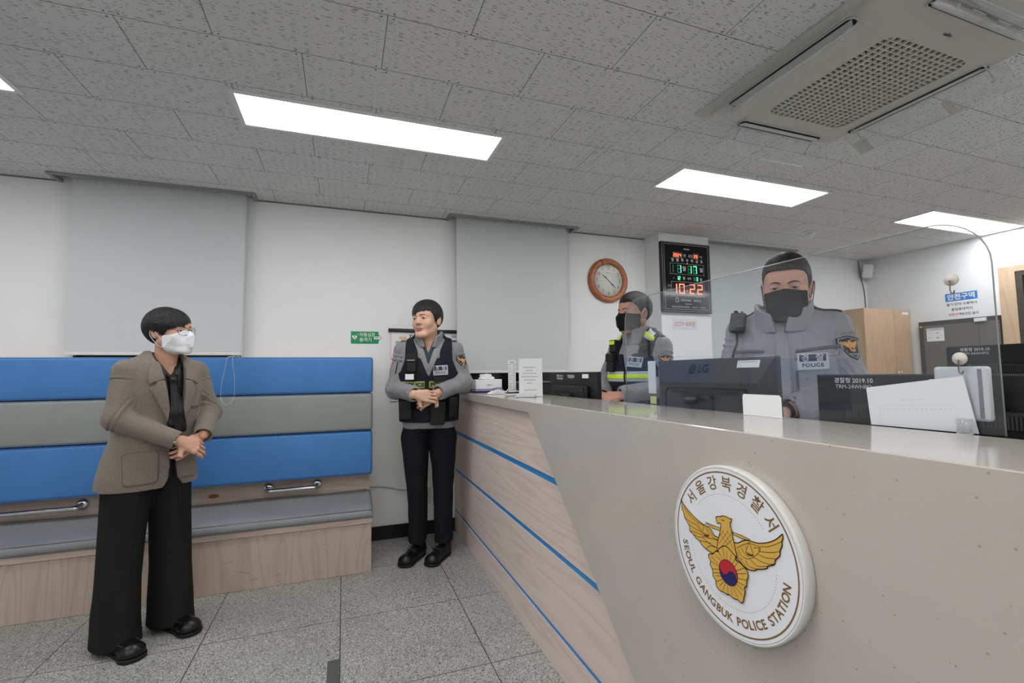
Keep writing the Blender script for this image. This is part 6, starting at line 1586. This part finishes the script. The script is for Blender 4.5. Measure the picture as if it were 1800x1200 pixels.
def officer_b():
    p = thing('person', 'police officer in profile with a black mask and lime striped navy vest behind the counter', 'person', (1.76, 2.50, 0), math.radians(-69))
    SR, ER, WR = (-.172, .01, 1.372), (-.235, -.05, 1.13), (-.085, -.270, 1.075)
    SL, EL, WL = (.152, .01, 1.372), (.205, -.06, 1.125), (.065, -.285, 1.085)
    rows = [(.84, 0, .0, .175, .130), (.90, 0, .0, .182, .140), (1.0, 0, .0, .188, .148), (1.12, 0, -.004, .190, .148), (1.24, 0, -.006, .196, .142), (1.33, 0, -.004, .186, .122), (1.385, 0, .002, .150, .098), (1.43, 0, .006, .100, .082), (1.475, 0, .006, .082, .078)]
    arms = [(SR, ER, WR), (SL, EL, WL)]
    R_ = [(.05, -.10, .02, .062, .078), (.34, -.10, .012, .066, .080), (.50, -.10, .0, .074, .086), (.66, -.095, .004, .088, .100), (.80, -.088, .005, .100, .118), (.88, -.080, .005, .105, .122)]
    L_ = [(a, -b, c, d, e) for a, b, c, d, e in R_]
    trousers(p, L_, R_, M_slate, 13)
    shoe('boot', (-.10, -.02, 0), -8, M_shoe, p, boot=True); shoe('boot', (.10, -.02, 0), 8, M_shoe, p, boot=True)
    jk, _, _ = officer_jacket(p, rows, arms, (.058, .056, .049), sd=24, hole=.066)
    collar(p, (0, -.002), .080, 1.385, 1.50, 16, M_jack, lean=-.02, zf=1.475, flare=.016)
    vs = vest(p, rows, arms, .016, .93, 1.22, .150, .33, 26)
    bv = bvh_of(vs); F = frame((0, -.3, 0), (1, 0, 0), (0, 0, 1))
    for a, b in ((-.165, -.008), (.008, .165)):
        conform('silver_strip', bv, F, [(a, 1.160), (b, 1.160), (b, 1.222), (a, 1.222)], .0010, M_silver, p, .009, .0005)
        conform('lime_strip', bv, F, [(a, 1.177), (b, 1.177), (b, 1.205), (a, 1.205)], .0036, M_lime, p, .009, .0008)
    gs = G((-.24, -.22, .9), (.24, .05, 1.42), .010); vv, ff = polys(gs, loft(gs.full(), rows, 2.3)-.018); bvs = BVHTree.FromPolygons([Vector(q) for q in vv], ff)
    conform('zip', bv, F, [(-.005, .94), (.005, .94), (.005, 1.21), (-.005, 1.21)], .002, M_pouch, p, .014, .0006)
    conform('police_panel', bvs, Matrix.Translation((.066, 0, 1.278)) @ Matrix.Rotation(math.radians(6), 4, 'Y') @ F, [(-.046, -.031), (.046, -.031), (.046, .031), (-.046, .031)], .0025, M_silver, p, .02, .0006, badge_art())
    for nm, u, v, w_, h, dp in (('shoulder_pouch', -.105, 1.375, .060, .080, .030), ('radio_pouch', -.100, 1.275, .065, .110, .032), ('belly_pouch', .09, 1.02, .10, .12, .034), ('belly_pouch', -.10, 1.02, .09, .12, .034), ('shoulder_pouch', .105, 1.365, .050, .045, .018)):
        q = pouch(nm, p, bv, F, u, v, w_, h, dp)
        if nm == 'shoulder_pouch' and u < 0 and q: bm = bmesh.new(); add_box(bm, -.028, .028, .012, .036, .0345, .0360, M=q[1]); o = bm_obj('lime_tab', bm, M_lime, None); o.parent = q[0]
    bj = bvh_of(vs, jk)
    for s in (-1, 1):
        Ft = frame((s*.115, 0, 1.50), (1, 0, 0), (0, 1, 0))
        conform('silver_strip', bj, Ft, [(-.030, -.080), (.030, -.080), (.030, -.020), (-.030, -.020)], .0012, M_silver, p, .012, .0005)
        conform('lime_strip', bj, Ft, [(-.030, -.072), (.030, -.072), (.030, -.055), (-.030, -.055)], .0040, M_lime, p, .012, .0006)
        conform('epaulette', bj, Ft, rrect(-.010, .060, -.018, .022, .008), .005, M_pouch, p, .012, .0012)
    c = Vector(SL)*.70+Vector(EL)*.30; bj = bvh_of(jk)
    Fp_ = frame(tuple(c+Vector((.18, -.18, 0))), Vector((.72, .70, 0)), Vector((-.15, .0, 1)))
    conform('shoulder_patch', bj, Fp_, SHIELD, .002, M_blkp, p, .018, .0006, shield_art())
    T = place((0, -.045, 1.585), -17, 0, 0, 1.04)
    hv, hf, hm = head_geo(T, neck=.056, mouth=False, fat=.003, tall=.20)
    r1 = hand_geo(1, Vector(WR)+Vector((.012, -.014, -.002)), (.80, -.35, -.28), (-.1, -.85, .45), scale=1.0, curls=[(25, 40, 25)]*4, thumb=.2, fore=.045)
    r2 = hand_geo(-1, Vector(WL)+Vector((-.012, -.004, -.004)), (-.85, -.30, -.12), (-.1, -.8, .55), scale=1.0, curls=[(25, 40, 25)]*4, thumb=.3, fore=.045)
    core = coarse_geo([lambda P: loft(P, rows, 2.2, off=-.035), lambda P: cone(P, (-.09, 0, .8), (-.10, .02, .1), .06, .035), lambda P: cone(P, (.09, 0, .8), (.10, .02, .1), .06, .035),
        lambda P: cone(P, SR, ER, .038, .034), lambda P: cone(P, ER, WR, .034, .026), lambda P: cone(P, SL, EL, .038, .034), lambda P: cone(P, EL, WL, .034, .026)], (-.28, -.32, .05), (.28, .15, 1.45))
    body(p, skins['b'], [(hv, hf, hm), r1, r2, core]); eyes(T, p, (0, -1, -.1)); brows(T, p, .0028, hg=(hv, hf))
    line = [(0, .060), (15, .058), (30, .060), (45, .052), (58, .034), (68, .010), (78, -.006), (88, .014), (98, .016), (108, -.018), (125, -.055), (180, -.072)]
    hair(T, p, line, r=(.0830, .112, .101), c=(0, .010, .036), seed=32, amp=.0006, edge=.003)
    kf_mask(T, p, M_maskb)
    return p
def kf_mask(T, p, m):
    g = G((-.075, -.145, -.120), (.075, .01, .01), .0024); P = g.full()
    d = smin(ell(P, (0, -.062, -.056), (.062, .047, .052)), cone(P, (0, -.122, -.034), (0, -.118, -.080), .006, .006), .05)
    d = smin(d, cone(P, (0, -.108, -.012), (0, -.114, -.03), .006, .006), .03)
    d = smin(d, face_coarse(P, .003)-.006, .012); d = np.maximum(d, np.maximum(P[1]+.014, abs(P[2]+.056)-.058))
    d = smax(d, abs(P[2]+.056)-(.052-.16*np.clip(abs(P[0])-.03, 0, 1)), .004)
    o = sdf_mesh('face_mask', g, d, m, p, T)
    for s in (-1, 1): ear_loop(T, p, (s*.062, -.032, -.028), (s*.060, -.026, -.082), m, s)
    return o
officer_b()

def officer_c():
    p = thing('person', 'broad police officer in a grey jacket and flat black mask standing behind the acrylic screen', 'person', (1.69, 1.415, 0), math.radians(-58))
    SR, ER, WR = (-.152, .0, 1.382), (-.205, -.05, 1.11), (-.10, -.24, .94)
    SL, EL, WL = (.168, -.005, 1.382), (.222, -.060, 1.135), (.050, -.235, 1.075)
    rows = [(.80, .01, .0, .176, .145), (.90, .01, .0, .182, .155), (1.0, .01, -.006, .186, .163), (1.12, .01, -.012, .188, .160), (1.25, .01, -.014, .190, .150), (1.33, .01, -.012, .182, .130), (1.385, .01, -.008, .152, .106), (1.425, .01, -.004, .112, .090), (1.465, .01, -.006, .090, .084)]
    arms = [(SR, ER, WR), (SL, EL, WL)]
    R_ = [(.05, -.10, .02, .066, .080), (.34, -.10, .012, .070, .084), (.50, -.10, .0, .080, .090), (.66, -.095, .004, .094, .108), (.80, -.090, .005, .108, .130), (.86, -.085, .005, .112, .135)]
    L_ = [(a, -b, c, d, e) for a, b, c, d, e in R_]
    trousers(p, L_, R_, M_slate, 43)
    shoe('boot', (-.10, -.02, 0), -8, M_shoe, p, boot=True); shoe('boot', (.10, -.02, 0), 8, M_shoe, p, boot=True)
    jk, _, _ = officer_jacket(p, rows, arms, (.062, .060, .052), sd=54, hole=.070, neckc=(.01, -.01), zt=1.48)
    collar(p, (.012, -.016), .092, 1.365, 1.492, 20, M_jack, lean=-.030, zf=1.422, flare=.026, th=.009)
    g = G((-.09, -.13, 1.25), (.11, .08, 1.50), .0045); P = g.full()
    d = loft(P, [(1.26, .01, -.03, .085, .08), (1.40, .01, -.025, .080, .080), (1.47, .01, -.02, .066, .066)], 2.2); sdf_mesh('undershirt', g, d, M_pouch, p)
    bj = bvh_of(jk); F = frame((0, -.3, 0), (1, 0, 0), (0, 0, 1))
    conform('placket', bj, F, [(.000, .82), (.046, .82), (.044, 1.270), (.030, 1.385), (-.012, 1.385), (-.004, 1.270)], .005, M_jack, p, .016, .0005)
    conform('chest_zip', bj, F, [(.058, 1.105), (.066, 1.105), (.066, 1.215), (.058, 1.215)], .0025, M_jdark, p, .02, .0004)
    conform('chest_seam', bj, F, [(.060, 1.282), (.195, 1.300), (.195, 1.312), (.060, 1.294)], .004, M_jdark, p, .016, .0004)
    conform('chest_flap', bj, F, [(.056, 1.255), (.19, 1.272), (.19, 1.290), (.056, 1.276)], .003, M_jack, p, .016, .0004)
    conform('chest_seam', bj, F, [(-.175, 1.290), (-.045, 1.286), (-.045, 1.297), (-.175, 1.302)], .004, M_jdark, p, .016, .0004)
    A = art()
    for k in (-.03, 0, .03): A.rect(k-.004, -.003, k+.002, .003, mdp); A.rect(k-.004, -.0005, k+.004, .0008, mdp)
    A.disc(0, .002, .005, mdp, 10); A.rect(-.005, -.010, .005, -.006, mdp)
    conform('name_tag', bj, Matrix.Translation((-.095, 0, 1.266)) @ F, rrect(-.045, .045, -.017, .017, .004), .0018, mat('name_tag_grey', srgb(124,124,128), .6), p, .02, .0006, A)
    conform('police_panel', bj, Matrix.Translation((.112, 0, 1.250)) @ Matrix.Rotation(math.radians(-2), 4, 'Y') @ F, [(-.049, -.033), (.049, -.033), (.049, .033), (-.049, .033)], .0025, M_silver, p, .02, .0006, badge_art())
    c = Vector(SL)*.76+Vector(EL)*.24
    Fp_ = frame(tuple(c+Vector((.16, -.20, 0))), Vector((.78, .62, 0)), Vector((-.22, .0, 1)))
    conform('shoulder_patch', bj, Fp_, SHIELD, .002, M_blkp, p, .018, .0006, shield_art())
    for s in (-1, 1):
        A = art(); A.outline(-.046, -.021, .046, .021, .0016, M_silver)
        for k in range(4): A.ring(-.022+k*.015, 0, .0030, .0055, M_silver, 10)
        Ft = Matrix.Translation((s*.140+.01, -.005, 1.51)) @ Matrix.Rotation(math.radians(s*6), 4, 'Z')
        conform('epaulette', bj, Ft, rrect(-.050, .052, -.025, .025, .006), .006, M_pouch, p, .012, .0006, A)
    # snap button, collar tab
    conform('snap_button', bj, F, [(.030+.006*math.cos(a), 1.366+.006*math.sin(a)) for a in np.linspace(0, 2*PI, 13)[:-1]], .008, M_jdark, p, .02, .0004)
    # shoulder microphone clipped on the right shoulder
    mc = bpy.data.objects.new('shoulder_microphone', None); C.objects.link(mc); local_child(mc, p)
    Mm = Matrix.Translation((-.150, -.078, 1.418)) @ Matrix.Rotation(math.radians(-18), 4, 'X') @ Matrix.Rotation(math.radians(6), 4, 'Y')
    bm = bmesh.new(); add_box(bm, -.030, .030, -.018, .014, -.045, .040, .009, 3, M=Mm); bm_obj('microphone_body', bm, M_bplastic, mc, local=True)
    bm = bmesh.new()
    for k in range(6): add_box(bm, -.022, .022, -.0215, -.0185, -.026+k*.0085, -.0225+k*.0085, M=Mm)
    bm_obj('speaker_slots', bm, mat('slot_grey', srgb(60,62,66), .4), mc, local=True)
    bm = bmesh.new(); add_box(bm, -.020, -.004, -.014, .010, .040, .050, .004, 2, M=Mm); add_box(bm, .006, .016, -.012, .006, .040, .047, .003, 2, M=Mm); bm_obj('microphone_knob', bm, M_bplastic, mc, local=True)
    pth = smoothpath([tuple(Mm @ Vector((0, 0, -.045))), (-.150, -.115, 1.33), (-.160, -.150, 1.27), (-.150, -.172, 1.16), (-.150, -.178, 1.02)], 8)
    tube('microphone_cord', pth, .0050, M_bplastic, mc, 8, local=True)
    # watch on the left wrist
    e = Vector(EL); w_ = Vector(WL); u = (w_-e).normalized(); q = w_+u*.022
    xx = u.orthogonal().normalized(); yy = u.cross(xx)
    tube('wrist_watch', [q+xx*.033*math.cos(a)+yy*.027*math.sin(a) for a in np.linspace(0, 2*PI, 21)[:-1]], .007, M_bgloss, p, 8, True, True)
    T = place((.030, -.060, 1.548), 3, 11, 1, 1.03)
    hv, hf, hm = head_geo(T, neck=.060, mouth=False, fat=.003, tall=.19)
    r1 = hand_geo(1, Vector(WR)+Vector((.004, -.008, -.006)), (.45, -.55, -.7), (-.5, -.3, .7), scale=1.03, curls=[(15, 25, 15)]*4, thumb=.4, fore=.045)
    r2 = hand_geo(-1, Vector(WL)+Vector((-.012, -.004, -.003)), (-.80, -.25, -.52), (.1, -.7, .65), scale=1.03, curls=[(20, 30, 20)]*4, thumb=.4, fore=.045)
    core = coarse_geo([lambda P: loft(P, rows, 2.2, off=-.04), lambda P: cone(P, (-.09, 0, .8), (-.10, .02, .1), .06, .035), lambda P: cone(P, (.09, 0, .8), (.10, .02, .1), .06, .035),
        lambda P: cone(P, SR, ER, .040, .036), lambda P: cone(P, ER, WR, .036, .028), lambda P: cone(P, SL, EL, .040, .036), lambda P: cone(P, EL, WL, .036, .028)], (-.28, -.30, .05), (.30, .15, 1.40))
    body(p, skins['c'], [(hv, hf, hm), r1, r2, core]); eyes(T, p, (.0, -1, -.28)); brows(T, p, .0046, hg=(hv, hf))
    line = [(0, .068), (15, .068), (30, .064), (42, .056), (52, .038), (60, .010), (70, -.010), (80, -.022), (88, .010), (98, .014), (108, -.020), (125, -.060), (180, -.075)]
    hair(T, p, line, r=(.0820, .112, .096), c=(0, .005, .038), seed=61, amp=.0009, edge=.0008, part=None)
    # flat pleated mask
    g = G((-.085, -.150, -.135), (.085, .02, .01), .0022); P = g.full()
    d = smin(face_coarse(P, .005)-.007, ell(P, (0, -.098, -.030), (.026, .020, .040))-.004, .035)
    d = smin(d, ell(P, (0, -.085, -.085), (.045, .022, .035)), .02)
    zt = .000-.014*np.clip(abs(P[0])/.06, 0, 1)
    d = smax(d, np.maximum(P[2]-zt, -.122-P[2]), .003); d = smax(d, abs(P[0])-.0695, .003); d = np.maximum(d, P[1]+.012)
    pl = ((P[2]+.122) % .026)/.026; d = d-.0016*np.where((P[2] > -.10) & (P[2] < -.02), pl, 0)
    sdf_mesh('face_mask', g, d, M_maskb, p, T)
    for s in (-1, 1): ear_loop(T, p, (s*.070, -.030, -.020), (s*.064, -.022, -.095), M_maskb, s, .0016)
    return p
officer_c()
